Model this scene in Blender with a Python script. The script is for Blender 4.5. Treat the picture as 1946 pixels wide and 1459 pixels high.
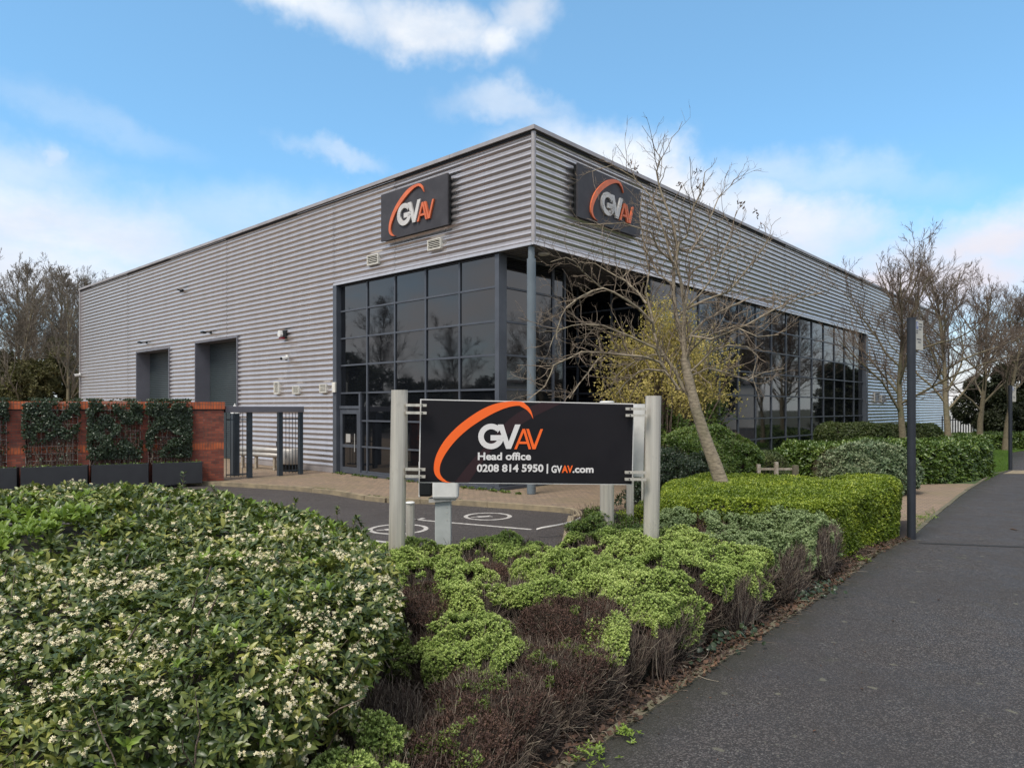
import bpy, math, random
import numpy as np
from mathutils import Vector, Matrix
# ---------------------------------------------------------------- camera, world, sun, exposure
F, CX, HY, H = 1316.0, 973.0, 775.0, 2.2        # focal length / centre / horizon of the photo (px), eye height (m)
sc = bpy.context.scene
for o in list(bpy.data.objects): bpy.data.objects.remove(o)
C = sc.collection
cam = bpy.data.cameras.new('camera'); camo = bpy.data.objects.new('camera', cam); C.objects.link(camo)
camo.location = (0, 0, H); camo.rotation_euler = (math.radians(90), 0, 0)
cam.sensor_width = 36; cam.lens = F/1946*36; cam.shift_y = (HY-729.5)/1946
cam.clip_start = .05; cam.clip_end = 3000
sc.camera = camo
sc.view_settings.view_transform = 'Standard'; sc.view_settings.look = 'None'
sc.view_settings.exposure = 0.85; sc.view_settings.gamma = 1
SUN_EL, SUN_AZ = 58, 215          # azimuth clockwise from +Y (behind the viewer, to the left)
sun = bpy.data.lights.new('sun', 'SUN'); so = bpy.data.objects.new('sun', sun); C.objects.link(so)
sun.energy = 2.1; sun.angle = math.radians(22); sun.color = (1, .93, .83)
_a, _e = math.radians(SUN_AZ), math.radians(SUN_EL)
sd = Vector((math.sin(_a)*math.cos(_e), math.cos(_a)*math.cos(_e), math.sin(_e)))
so.rotation_euler = sd.to_track_quat('Z', 'Y').to_euler(); so.location = (0, 0, 60)

class NT:
    """small helper to write node trees"""
    def __init__(s, nt): s.nt = nt; s.n = nt.nodes; s.l = nt.links
    def put(s, inp, v):
        if v is None: return
        if isinstance(v, bpy.types.NodeSocket): s.l.new(v, inp)
        else: inp.default_value = v
    def math(s, op, a, b=None, c=None, clamp=False):
        m = s.n.new('ShaderNodeMath'); m.operation = op; m.use_clamp = clamp
        s.put(m.inputs[0], a); s.put(m.inputs[1], b); s.put(m.inputs[2], c); return m.outputs[0]
    def vmath(s, op, a, b=None):
        m = s.n.new('ShaderNodeVectorMath'); m.operation = op
        s.put(m.inputs[0], a); s.put(m.inputs[1], b); return m.outputs[0]
    def noise(s, vec, scale, detail=3, rough=.5, dist=0, out=0):
        m = s.n.new('ShaderNodeTexNoise'); s.put(m.inputs['Vector'], vec)
        m.inputs['Scale'].default_value = scale; m.inputs['Detail'].default_value = detail
        m.inputs['Roughness'].default_value = rough; m.inputs['Distortion'].default_value = dist
        return m.outputs[out]
    def vor(s, vec, scale, out='Distance', rnd=1):
        m = s.n.new('ShaderNodeTexVoronoi'); s.put(m.inputs['Vector'], vec)
        m.inputs['Scale'].default_value = scale; m.inputs['Randomness'].default_value = rnd
        return m.outputs[out]
    def rng(s, v, a, b, c=0, d=1, smooth=True):
        m = s.n.new('ShaderNodeMapRange'); m.interpolation_type = 'SMOOTHSTEP' if smooth else 'LINEAR'
        s.put(m.inputs[0], v)
        for i, q in zip((1, 2, 3, 4), (a, b, c, d)): s.put(m.inputs[i], q)
        return m.outputs[0]
    def mix(s, f, a, b, mode='MIX'):
        m = s.n.new('ShaderNodeMix'); m.data_type = 'RGBA'; m.blend_type = mode
        s.put(m.inputs[0], f)
        s.put(m.inputs[6], a if isinstance(a, bpy.types.NodeSocket) else (*a, 1))
        s.put(m.inputs[7], b if isinstance(b, bpy.types.NodeSocket) else (*b, 1))
        return m.outputs[2]
    def ramp(s, f, stops):
        m = s.n.new('ShaderNodeValToRGB'); s.put(m.inputs[0], f)
        e = m.color_ramp.elements
        while len(e) < len(stops): e.new(.5)
        for i, (p, c) in enumerate(stops): e[i].position = p; e[i].color = (*c, 1)
        return m.outputs[0]
    def bump(s, h, strength=.3, dist=.02):
        m = s.n.new('ShaderNodeBump'); s.put(m.inputs['Height'], h)
        m.inputs['Strength'].default_value = strength; m.inputs['Distance'].default_value = dist
        return m.outputs[0]

w = bpy.data.worlds.new('World'); sc.world = w; w.use_nodes = True
w.node_tree.nodes.clear(); N = NT(w.node_tree)
SKY_STRENGTH = .1
sky = N.n.new('ShaderNodeTexSky'); sky.sky_type = 'NISHITA'; sky.sun_disc = False
sky.sun_elevation = math.radians(SUN_EL); sky.sun_rotation = math.radians(SUN_AZ)
sky.air_density = 1.0; sky.dust_density = .6; sky.ozone_density = 2.0
tc = N.n.new('ShaderNodeTexCoord'); dv = tc.outputs['Generated']
sep = N.n.new('ShaderNodeSeparateXYZ'); N.l.new(dv, sep.inputs[0])
az = N.math('ARCTAN2', sep.outputs[0], sep.outputs[1]); el = N.math('ARCSINE', sep.outputs[2])
wa = N.math('SUBTRACT', N.noise(dv, 3.2, 6, .62), .5); wb = N.math('SUBTRACT', N.noise(N.vmath('ADD', dv, (7.3, 2.1, 4.4)), 3.2, 6, .62), .5)
wc = N.math('SUBTRACT', N.noise(dv, 14, 5, .65), .5)
azw = N.math('ADD', N.math('ADD', az, N.math('MULTIPLY', wa, .27)), N.math('MULTIPLY', wc, .05))
elw = N.math('ADD', N.math('ADD', el, N.math('MULTIPLY', wb, .16)), N.math('MULTIPLY', wc, .03))
def dirpx(px, py):
    v = Vector(((px-CX)/F, 1, (HY-py)/F)).normalized()
    return math.atan2(v.x, v.y), math.asin(v.z)
def cloud(px, py, rx, ry, rot, amt, inner=.1):
    a0, e0 = dirpx(px, py); c, s_ = math.cos(math.radians(rot)), math.sin(math.radians(rot))
    da = N.math('SUBTRACT', azw, a0); de = N.math('SUBTRACT', elw, e0)
    u = N.math('DIVIDE', N.math('ADD', N.math('MULTIPLY', da, c), N.math('MULTIPLY', de, s_)), rx/F)
    v = N.math('DIVIDE', N.math('ADD', N.math('MULTIPLY', da, -s_), N.math('MULTIPLY', de, c)), ry/F)
    r = N.math('SQRT', N.math('ADD', N.math('MULTIPLY', u, u), N.math('MULTIPLY', v, v)))
    return N.math('MULTIPLY', N.rng(r, 1, inner), amt)
CL = [(560, -16, 330, 52, -8, .85), (830, 55, 220, 58, -12, .95), (950, 90, 90, 52, 10, .9), (1000, 30, 100, 70, 30, .75), (990, 200, 200, 40, -4, .5),
      (640, 272, 130, 26, -8, .38), (150, 297, 40, 28, 30, .55), (100, 420, 520, 135, -8, .82), (500, 410, 380, 90, 10, .36), (20, 300, 260, 60, 0, .5),
      (1250, 318, 340, 80, -22, 1.0), (1480, 400, 360, 85, -18, .85), (1100, 290, 260, 70, 0, .5), (1880, 440, 330, 70, 5, .85), (1700, 530, 520, 120, 0, .9),
      (1500, 320, 330, 60, -14, .4), (60, 520, 700, 150, 0, .8), (200, 225, 200, 40, -10, .18)]
m = None
for c_ in CL:
    q = cloud(*c_); m = q if m is None else N.math('MAXIMUM', m, q)
side = N.rng(N.math('ABSOLUTE', az), .72, 1.15)                    # beyond the frame: a mostly cloudy sky
over = N.rng(el, .55, .95)
gen = N.rng(N.noise(N.vmath('MULTIPLY', dv, (1, 1, 2.2)), 2.3, 6, .6), .36, .58)
m = N.math('MAXIMUM', m, N.math('MULTIPLY', N.math('MAXIMUM', side, over), N.math('MULTIPLY_ADD', gen, .55, .42)))
m = N.math('MAXIMUM', m, N.rng(el, .22, -.02, 0, .85))             # pale band low down
tex = N.noise(N.vmath('MULTIPLY', dv, (1, 1, 2.0)), 9, 6, .65)
m = N.math('MULTIPLY', m, N.rng(tex, .2, .62, .72, 1.0))
# cloud colour: white, a little grey in the thick parts, faint pink low on the right
shade = N.rng(N.noise(N.vmath('MULTIPLY', dv, (1, 1, 2.5)), 4.5, 5, .6), .35, .7)
cc = N.mix(shade, (5.9, 6.0, 6.1), (4.8, 5.0, 5.35))
low = N.rng(el, .32, .12)
cc = N.mix(N.math('MULTIPLY', low, N.rng(az, -.2, .45, .45, 1)), cc, (5.2, 4.45, 4.5))
farc = N.mix(N.noise(dv, 3, 5), (4.1, 4.0, 4.15), (6.2, 6.05, 6.15))
cc = N.mix(N.math('MAXIMUM', side, over), cc, farc)
tint = N.mix(.2, N.mix(1.0, sky.outputs[0], (.70, 1.10, 1.25), 'MULTIPLY'), (3.0, 5.2, 6.6))
col = N.mix(m, tint, cc)
bg = N.n.new('ShaderNodeBackground'); bg.inputs[1].default_value = SKY_STRENGTH
N.l.new(col, bg.inputs[0]); wo = N.n.new('ShaderNodeOutputWorld'); N.l.new(bg.outputs[0], wo.inputs[0])

# ---------------------------------------------------------------- geometry helpers
rs = np.random.RandomState(7); random.seed(7)
UL = Vector((-.741, .672, 0)).normalized(); UR = Vector((.672, .741, 0)).normalized(); Z = Vector((0, 0, 1))
D0 = 8.0*H; C0 = Vector(((1014-CX)/F*D0, D0, 0))                   # the building's street corner
def P(px, py, d): return Vector(((px-CX)/F*d, d, H+(HY-py)/F*d))
def G(px, py, z=0.0): return P(px, py, (H-z)*F/(py-HY))
def XY(px, d): return ((px-CX)/F*d, d)
def BL(t, z=0, out=0): return C0 + UL*t + Z*z - UR*out            # point on the left front, out = metres in front of it
def BR(s, z=0, out=0): return C0 + UR*s + Z*z - UL*out
def tL(px): return (D0*1494/(px+480)-D0)/.672
def sR(px): return (D0*1151/(2165-px)-D0)/.741
def zL(px, py): return H+(HY-py)/F*(D0*1494/(px+480))
def zR(px, py): return H+(HY-py)/F*(D0*1151/(2165-px))
def wloc(o):
    v = Vector((0, 0, 0))
    while o: v += o.location; o = o.parent
    return v
def tag(o, label=None, cat=None, group=None, kind=None):
    if label: o['label'] = label
    if cat: o['category'] = cat
    if group: o['group'] = group
    if kind: o['kind'] = kind
    return o
def thing(name, loc, label, cat, group=None):
    o = bpy.data.objects.new(name, None); C.objects.link(o); o.location = Vector(loc); o.empty_display_size = .1
    return tag(o, label, cat, group)
def link(me, name, mat, parent=None, base=None):
    """mesh in world coordinates -> object under parent (or with its origin at base)"""
    if not isinstance(mat, (list, tuple)): mat = [mat]
    for q in mat: me.materials.append(q)
    o = bpy.data.objects.new(name, me); C.objects.link(o)
    off = wloc(parent) if parent else (Vector(base) if base is not None else Vector((0, 0, 0)))
    me.transform(Matrix.Translation(-off))
    if parent: o.parent = parent
    else: o.location = off
    return o
class MB:
    def __init__(s): s.v = []; s.f = []; s.m = []; s.sm = []
    def add(s, vs, fs, mi=0, smooth=False):
        b = len(s.v); s.v += [tuple(q) for q in vs]
        for f in fs: s.f.append(tuple(b+i for i in f)); s.m.append(mi); s.sm.append(smooth)
        return s
    def box(s, o, a, b, c, mi=0):
        """box from corner o with edge vectors a, b, c"""
        o, a, b, c = map(Vector, (o, a, b, c))
        if a.cross(b).dot(c) < 0: a, b = b, a
        v = [o, o+a, o+a+b, o+b, o+c, o+a+c, o+a+b+c, o+b+c]
        return s.add(v, [(3, 2, 1, 0), (4, 5, 6, 7), (0, 1, 5, 4), (1, 2, 6, 5), (2, 3, 7, 6), (3, 0, 4, 7)], mi)
    def cbox(s, c, sx, sy, sz, ux=Vector((1, 0, 0)), uy=Vector((0, 1, 0)), mi=0):
        c = Vector(c); return s.box(c-ux*sx/2-uy*sy/2-Z*sz/2, ux*sx, uy*sy, Z*sz, mi)
    def quad(s, a, b, c, d, mi=0): return s.add([a, b, c, d], [(0, 1, 2, 3)], mi)
    def tube(s, pts, rad, n=8, mi=0, cap=True, smooth=True):
        pts = [Vector(p) for p in pts]
        rad = [rad]*len(pts) if not isinstance(rad, (list, tuple)) else rad
        rings = []; ref = None
        for i, p in enumerate(pts):
            t = (pts[min(i+1, len(pts)-1)]-pts[max(i-1, 0)]).normalized()
            if ref is None: ref = Vector((1, 0, 0)) if abs(t.x) < .8 else Vector((0, 1, 0))
            x = (ref-t*ref.dot(t)).normalized(); ref = x; y = t.cross(x)
            rings.append([p+(x*math.cos(2*math.pi*k/n)+y*math.sin(2*math.pi*k/n))*rad[i] for k in range(n)])
        vs = [q for r in rings for q in r]
        fs = [(i*n+k, i*n+(k+1) % n, (i+1)*n+(k+1) % n, (i+1)*n+k) for i in range(len(pts)-1) for k in range(n)]
        s.add(vs, fs, mi, smooth)
        if cap:
            s.add(rings[0], [tuple(range(n))[::-1]], mi); s.add(rings[-1], [tuple(range(n))], mi)
        return s
    def prism(s, poly, vec, mi=0, both=True):
        """flat polygon (list of 3-D points) pushed out by vec"""
        n = len(poly); poly = [Vector(p) for p in poly]; vec = Vector(vec)
        nrm = Vector((0, 0, 0))
        for i in range(n): nrm += poly[i].cross(poly[(i+1) % n])
        if nrm.dot(vec) < 0: poly = poly[::-1]
        top = [p+vec for p in poly]
        fs = [tuple(range(n, 2*n)), tuple(range(n))[::-1]]
        fs += [(i, (i+1) % n, n+(i+1) % n, n+i) for i in range(n)]
        return s.add(poly+top, fs, mi)
    def build(s, name, mat, parent=None, base=None, bevel=0):
        me = bpy.data.meshes.new(name); me.from_pydata(s.v, [], s.f)
        me.polygons.foreach_set('material_index', s.m); me.polygons.foreach_set('use_smooth', s.sm); me.update()
        o = link(me, name, mat, parent, base)
        if bevel:
            bm = o.modifiers.new('bevel', 'BEVEL'); bm.width = bevel; bm.segments = 2; bm.limit_method = 'ANGLE'
        return o
def np_mesh(name, V, loops, starts, smooth=True):
    me = bpy.data.meshes.new(name)
    me.vertices.add(len(V)); me.vertices.foreach_set('co', np.ascontiguousarray(V, dtype=np.float32).ravel())
    me.loops.add(len(loops)); me.loops.foreach_set('vertex_index', loops.astype(np.int32))
    me.polygons.add(len(starts)); me.polygons.foreach_set('loop_start', starts.astype(np.int32))
    me.polygons.foreach_set('use_smooth', np.full(len(starts), smooth, dtype=bool))
    me.update(calc_edges=True); me.validate(); return me
def stamp(T, faces, O, A, B, Cc, S, name, smooth=True):
    """copy the little template (T, faces) to every origin O with axes A, B, Cc scaled by S"""
    T = np.asarray(T, float); n = len(O); S = np.asarray(S, float)
    if S.ndim == 1: S = S[:, None]
    V = (O[:, None, :] + (T[None, :, 0:1]*A[:, None, :] + T[None, :, 1:2]*B[:, None, :] + T[None, :, 2:3]*Cc[:, None, :])*S[:, None, :]).reshape(-1, 3)
    fl = np.array([i for f in faces for i in f]); ln = np.array([len(f) for f in faces])
    st = np.concatenate([[0], np.cumsum(ln)[:-1]])
    loops = (fl[None, :]+np.arange(n)[:, None]*len(T)).ravel()
    starts = (st[None, :]+np.arange(n)[:, None]*len(fl)).ravel()
    return np_mesh(name, V, loops, starts, smooth)
def unit(a): return a/np.maximum(np.linalg.norm(a, axis=-1, keepdims=True), 1e-9)
class Wob:
    """cheap smooth noise: a sum of random waves"""
    def __init__(s, seed, scales=(.8, 2, 4.5), amps=(1, .5, .3), k=5):
        r = np.random.RandomState(seed); s.K = []; s.ph = []; s.a = []
        for sc_, am in zip(scales, amps):
            for _ in range(k):
                s.K.append(unit(r.normal(size=3))*sc_*r.uniform(.7, 1.4)*2*math.pi/2); s.ph.append(r.uniform(0, 6.28)); s.a.append(am/k**.5)
        s.K = np.array(s.K); s.ph = np.array(s.ph); s.a = np.array(s.a)
    def __call__(s, p): return (np.sin(p@s.K.T+s.ph)*s.a).sum(-1)
# ---------------------------------------------------------------- materials
def mat(name, color=(.5, .5, .5), rough=.6, metal=0, spec=.5, fn=None):
    m = bpy.data.materials.new(name); m.use_nodes = True
    b = m.node_tree.nodes['Principled BSDF']; n = NT(m.node_tree)
    b.inputs['Base Color'].default_value = (*color, 1); b.inputs['Roughness'].default_value = rough
    b.inputs['Metallic'].default_value = metal; b.inputs['Specular IOR Level'].default_value = spec
    if fn: fn(n, b)
    return m
def objco(n):
    t = n.n.new('ShaderNodeTexCoord'); return t.outputs['Object']
def wpos(n):
    g = n.n.new('ShaderNodeNewGeometry'); return g.outputs['Position']
def varied(c1, c2, scale=8, detail=4, bump=0, bscale=60, rlo=None, rhi=None):
    def fn(n, b):
        p = objco(n); f = n.rng(n.noise(p, scale, detail, .6), .3, .7)
        n.put(b.inputs['Base Color'], n.mix(f, c1, c2))
        if bump: n.put(b.inputs['Normal'], n.bump(n.noise(p, bscale, 3), bump, .01))
        if rlo is not None: n.put(b.inputs['Roughness'], n.rng(n.noise(p, scale*1.7, 4), .3, .7, rlo, rhi))
    return fn
def clad_fn(n, b):
    p = wpos(n)
    streak = n.noise(n.vmath('MULTIPLY', p, (2.2, 2.2, .25)), 1.6, 5, .6)
    fine = n.noise(n.vmath('MULTIPLY', p, (8, 8, 1.2)), 3, 4, .6)
    c = n.mix(n.rng(streak, .35, .7), (.63, .595, .59), (.56, .53, .525))
    c = n.mix(n.rng(n.noise(p, 5, 6, .7), .58, .8, 0, .12), c, (.5, .47, .46)); n.put(b.inputs['Base Color'], c)
    n.put(b.inputs['Roughness'], n.rng(streak, .3, .7, .27, .33))
M_clad = mat('silver_cladding', rough=.3, metal=.85, fn=clad_fn)
M_trim = mat('trim_metal', (.36, .33, .33), .45, .3, fn=varied((.40, .37, .37), (.31, .29, .29), 1.5))
M_frame = mat('slate_frame', (.075, .085, .105), .42, .1, fn=varied((.085, .095, .115), (.065, .073, .09), 2))
M_reveal = mat('reveal_panel', (.17, .17, .2), .5, .2, fn=varied((.19, .19, .22), (.15, .15, .175), .8))
M_door = mat('shutter_green_grey', (.035, .05, .055), .5, .1, fn=varied((.04, .055, .06), (.03, .042, .048), .7))
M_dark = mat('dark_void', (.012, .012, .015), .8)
M_steelpost = mat('column_paint', (.14, .17, .19), .4, .1, fn=varied((.15, .18, .2), (.12, .145, .165), 1.5))
M_vent = mat('cream_vent', (.7, .68, .6), .5, fn=varied((.76, .73, .65), (.62, .6, .54), 6))
M_white = mat('white_plastic', (.7, .7, .68), .4, fn=varied((.74, .74, .72), (.62, .62, .6), 4))
M_black = mat('black_plastic', (.01, .011, .012), .5, spec=.3)
M_pole = mat('black_paint', (.018, .022, .03), .42, fn=varied((.022, .026, .034), (.014, .017, .024), 2))
M_gatep = mat('gate_paint', (.035, .05, .065), .4, fn=varied((.04, .056, .072), (.03, .042, .055), 3))
M_red = mat('red_lens', (.25, .01, .02), .3)
def glass_fn(n, b):
    p = wpos(n)
    n.put(b.inputs['Normal'], n.bump(n.noise(p, 1.1, 2), .02, .05))
    n.put(b.inputs['Roughness'], n.rng(n.noise(p, 3, 5), .4, .8, .02, .07))
M_glass = mat('tinted_glass', (.006, .007, .009), .03, fn=glass_fn); M_glass.node_tree.nodes['Principled BSDF'].inputs['IOR'].default_value = 1.78
def steel_fn(n, b):
    p = objco(n); s = n.noise(n.vmath('MULTIPLY', p, (30, 30, 1.2)), 1, 4)
    g = n.noise(n.vmath('MULTIPLY', p, (5, 5, 3)), 1.4, 5, .65)
    c = n.mix(n.rng(s, .3, .7), (.60, .56, .49), (.47, .44, .39)); c = n.mix(n.rng(g, .55, .75, 0, .5), c, (.25, .24, .22))
    n.put(b.inputs['Base Color'], c); n.put(b.inputs['Roughness'], n.rng(g, .3, .7, .38, .55))
M_steel = mat('dull_steel', metal=.45, rough=.42, fn=steel_fn)
def brick_fn(sw=.215, sh=.075, soldier=False):
    def fn(n, b):
        t = n.n.new('ShaderNodeTexCoord'); uv = t.outputs['UV']
        br = n.n.new('ShaderNodeTexBrick'); n.put(br.inputs['Vector'], uv)
        br.inputs['Color1'].default_value = (.30, .075, .042, 1) if not soldier else (.50, .12, .04, 1)
        br.inputs['Color2'].default_value = (.15, .036, .025, 1) if not soldier else (.40, .09, .035, 1)
        br.inputs['Mortar'].default_value = (.10, .075, .06, 1)
        br.inputs['Scale'].default_value = 1; br.inputs['Mortar Size'].default_value = .006
        br.inputs['Brick Width'].default_value = sw; br.inputs['Row Height'].default_value = sh
        if soldier: br.offset = 0
        br.inputs['Bias'].default_value = -.1
        c = n.mix(n.rng(n.noise(uv, 3, 5, .7), .45, .72, 0, .8), br.outputs['Color'], (.07, .035, .03))
        c = n.mix(n.rng(n.noise(n.vmath('ADD', uv, (3, 8, 1)), 2.2, 5, .7), .62, .75, 0, .5), c, (.4, .35, .32))
        n.put(b.inputs['Base Color'], c)
        n.put(b.inputs['Normal'], n.bump(n.math('SUBTRACT', 1, br.outputs['Fac']), .6, .008))
    return fn
M_brick = mat('red_brick', rough=.85, fn=brick_fn())
M_soldier = mat('red_soldier_brick', rough=.85, fn=brick_fn(.075, .23, True))
def paver_fn(n, b):
    p = wpos(n); m = n.n.new('ShaderNodeMapping'); m.inputs['Rotation'].default_value = (0, 0, math.radians(42)); n.put(m.inputs['Vector'], p)
    br = n.n.new('ShaderNodeTexBrick'); n.put(br.inputs['Vector'], m.outputs[0])
    br.inputs['Scale'].default_value = 1; br.inputs['Brick Width'].default_value = .21; br.inputs['Row Height'].default_value = .105
    br.inputs['Mortar Size'].default_value = .006; br.inputs['Color1'].default_value = (.26, .185, .125, 1)
    br.inputs['Color2'].default_value = (.19, .14, .10, 1); br.inputs['Mortar'].default_value = (.06, .05, .035, 1)
    c = n.mix(n.rng(n.noise(p, .7, 6, .65), .42, .72, 0, .6), br.outputs['Color'], (.16, .13, .07))
    c = n.mix(n.rng(n.noise(p, 4, 6, .7), .55, .75, 0, .45), c, (.11, .09, .075))
    n.put(b.inputs['Base Color'], c); n.put(b.inputs['Normal'], n.bump(n.math('SUBTRACT', 1, br.outputs['Fac']), .5, .006))
M_paver = mat('block_paving', rough=.9, fn=paver_fn)
def asph_fn(base, moss, lichen=False):
    def fn(n, b):
        p = wpos(n)
        ag = n.vor(p, 110, 'Color'); agf = n.n.new('ShaderNodeSeparateColor'); n.put(agf.inputs[0], ag)
        c = n.mix(n.rng(agf.outputs[0], .5, 1, 0, .9), tuple(q*.5 for q in base), tuple(min(1, q*2.3) for q in base))
        spk = n.vor(p, 95, 'Color'); sp = n.n.new('ShaderNodeSeparateColor'); n.put(sp.inputs[0], spk)
        c = n.mix(n.rng(sp.outputs[1], .93, .97, 0, .6), c, (.17, .165, .15))
        c = n.mix(n.rng(n.noise(p, .55, 6, .6), .35, .7, 0, .55), c, tuple(q*.68 for q in base))
        c = n.mix(n.rng(n.noise(n.vmath('ADD', p, (9, 2, 0)), 2.4, 6, .7), .6, .78, 0, moss), c, (.05, .055, .028))
        if lichen:
            v = n.vor(n.vmath('ADD', p, n.vmath('MULTIPLY', n.noise(p, 9, 4, out=1), (.12, .12, 0))), 3.1, 'Distance')
            c = n.mix(n.rng(n.math('ADD', v, n.math('MULTIPLY', n.noise(p, 28, 4, .7), .1)), .16, .11, 0, .5), c, (.17, .165, .115))
            v2 = n.vor(n.vmath('ADD', p, (4, 1, 0)), 9, 'Distance')
            c = n.mix(n.rng(n.math('ADD', v2, n.math('MULTIPLY', n.noise(p, 50, 3), .12)), .17, .12, 0, .5), c, (.17, .165, .13))
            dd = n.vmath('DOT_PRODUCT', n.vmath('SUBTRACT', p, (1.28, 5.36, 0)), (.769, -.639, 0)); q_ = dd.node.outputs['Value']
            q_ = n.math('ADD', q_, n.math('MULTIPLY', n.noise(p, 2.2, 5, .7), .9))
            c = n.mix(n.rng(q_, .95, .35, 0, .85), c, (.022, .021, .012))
        n.put(b.inputs['Base Color'], c)
        h = n.math('ADD', n.vor(p, 110), n.math('MULTIPLY', n.noise(p, 30, 4), .5))
        n.put(b.inputs['Normal'], n.bump(h, .8, .008)); n.put(b.inputs['Roughness'], n.rng(n.noise(p, 2, 5), .3, .7, .62, .85))
    return fn
M_path = mat('path_asphalt', rough=.8, fn=asph_fn((.048, .042, .040), .65, True))
M_park = mat('parking_asphalt', rough=.85, fn=asph_fn((.056, .047, .044), .5))
M_soil = mat('soil', rough=.95, fn=varied((.04, .026, .018), (.022, .015, .011), 9, 6, .8, 30))
M_kerb = mat('kerb_stone', rough=.9, fn=varied((.30, .24, .15), (.17, .14, .095), 3, 6, .4, 40))
M_edge = mat('mossy_edging', rough=.9, fn=varied((.15, .125, .09), (.07, .075, .035), 5, 6, .5, 40))
M_line = mat('worn_white_line', rough=.7, fn=varied((.5, .48, .45), (.26, .24, .22), 9, 6))
M_grassg = mat('lawn_soil', rough=.95, fn=varied((.05, .085, .02), (.035, .06, .015), 3, 5))
M_field = mat('ground_green', rough=.95, fn=varied((.05, .06, .03), (.04, .035, .02), .1, 6))
M_planter = mat('planter_black', rough=.6, fn=varied((.022, .024, .028), (.016, .017, .021), 3))
M_timber = mat('weathered_timber', rough=.8, fn=varied((.4, .36, .3), (.25, .2, .14), 12, 5))
M_galv = mat('galvanised', rough=.5, metal=.3, fn=varied((.5, .48, .45), (.38, .37, .35), 3))
def bark_fn(c1, c2, g=(.09, .10, .045), amt=.4):
    def fn(n, b):
        p = wpos(n); f = n.noise(n.vmath('MULTIPLY', p, (1, 1, 3)), 9, 6, .7)
        c = n.mix(n.rng(f, .35, .68), c1, c2); c = n.mix(n.rng(n.noise(p, 2.2, 5), .5, .68, 0, amt), c, g)
        n.put(b.inputs['Base Color'], c); n.put(b.inputs['Normal'], n.bump(n.noise(n.vmath('MULTIPLY', p, (1, 1, 4)), 25, 5), .6, .012))
    return fn
M_bark = mat('pale_bark', rough=.85, fn=bark_fn((.34, .28, .20), (.15, .12, .085), amt=.3))
M_bark2 = mat('olive_bark', rough=.85, fn=bark_fn((.21, .175, .11), (.10, .08, .05), amt=.5))
M_twig = mat('twig', rough=.8, fn=bark_fn((.175, .13, .095), (.085, .06, .048), amt=.15))
M_twigm = mat('tree_twig', rough=.8, fn=bark_fn((.26, .205, .145), (.12, .085, .065), amt=.15))
M_twigfar = mat('far_twig', rough=.85, fn=bark_fn((.19, .16, .125), (.12, .095, .075), amt=.3))
M_deadtwig = mat('dead_twig', rough=.9, fn=lambda n, b: n.put(b.inputs['Base Color'], n.ramp(n.n.new('ShaderNodeNewGeometry').outputs['Random Per Island'], [(0, (.06, .04, .032)), (.5, (.10, .072, .055)), (.85, (.22, .175, .13)), (1, (.34, .29, .22))])))
M_core = mat('inner_shade', rough=.95, fn=varied((.028, .026, .014), (.016, .014, .009), 14, 5))  # dark filler inside plants; the shade of their depth is in this colour
M_corebrown = mat('inner_shade_brown', rough=.95, fn=varied((.034, .02, .014), (.018, .011, .009), 14, 5))  # brown filler of dead shrubs, coloured as dark as a shaded inside
def leafmat(name, stops, rough=.42, trans=.25, zone=None, spec=.4):
    def fn(n, b):
        g = n.n.new('ShaderNodeNewGeometry'); f = g.outputs['Random Per Island']
        z = n.rng(n.noise(g.outputs['Position'], 1.6, 4, .6), .3, .7)
        f = n.math('ADD', n.math('MULTIPLY', f, .62), n.math('MULTIPLY', z, .38))
        c = n.ramp(f, stops); n.put(b.inputs['Base Color'], c)
        tr = n.n.new('ShaderNodeBsdfTranslucent'); n.put(tr.inputs[0], n.mix(.6, c, (.2, .3, .03), 'MIX'))
        mx = n.n.new('ShaderNodeMixShader'); mx.inputs[0].default_value = trans
        out = [q for q in n.n if q.type == 'OUTPUT_MATERIAL'][0]
        n.l.new(b.outputs[0], mx.inputs[1]); n.l.new(tr.outputs[0], mx.inputs[2]); n.l.new(mx.outputs[0], out.inputs[0])
    return mat(name, rough=rough, spec=spec, fn=fn)
L_osm = leafmat('glossy_dark_leaf', [(0, (.024, .040, .012)), (.4, (.055, .085, .022)), (.72, (.15, .175, .04)), (1, (.40, .38, .09))], .36, .12)
L_osmnew = leafmat('new_leaf', [(0, (.12, .2, .03)), (1, (.24, .33, .05))], .4, .3)
L_hebe = leafmat('pale_green_leaf', [(0, (.06, .10, .022)), (.5, (.15, .21, .045)), (1, (.30, .36, .08))], .5, .2)
L_hebeT = leafmat('pale_green_tip', [(0, (.25, .35, .08)), (.5, (.41, .52, .15)), (1, (.60, .66, .24))], .5, .2)
L_hebebT = leafmat('grey_green_tip', [(0, (.20, .27, .12)), (.5, (.31, .39, .19)), (1, (.45, .53, .28))], .5, .2)
L_hebeb = leafmat('grey_green_leaf', [(0, (.06, .10, .035)), (.5, (.12, .17, .065)), (1, (.22, .28, .11))], .5, .2)
L_dead = leafmat('dead_brown_leaf', [(0, (.026, .013, .010)), (.5, (.06, .030, .023)), (1, (.15, .088, .062))], .8, .05)
L_box = leafmat('lime_leaf', [(0, (.045, .08, .01)), (.5, (.17, .24, .022)), (1, (.42, .47, .05))], .42, .25)
L_laurel = leafmat('laurel_leaf', [(0, (.028, .055, .012)), (.5, (.07, .12, .022)), (1, (.18, .24, .05))], .33, .12)
L_varieg = leafmat('pale_edged_leaf', [(0, (.05, .09, .04)), (.45, (.12, .17, .085)), (1, (.34, .37, .22))], .45, .12)
L_yew = leafmat('clipped_leaf', [(0, (.028, .045, .012)), (.5, (.055, .08, .02)), (1, (.13, .14, .045))], .45, .1)
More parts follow.
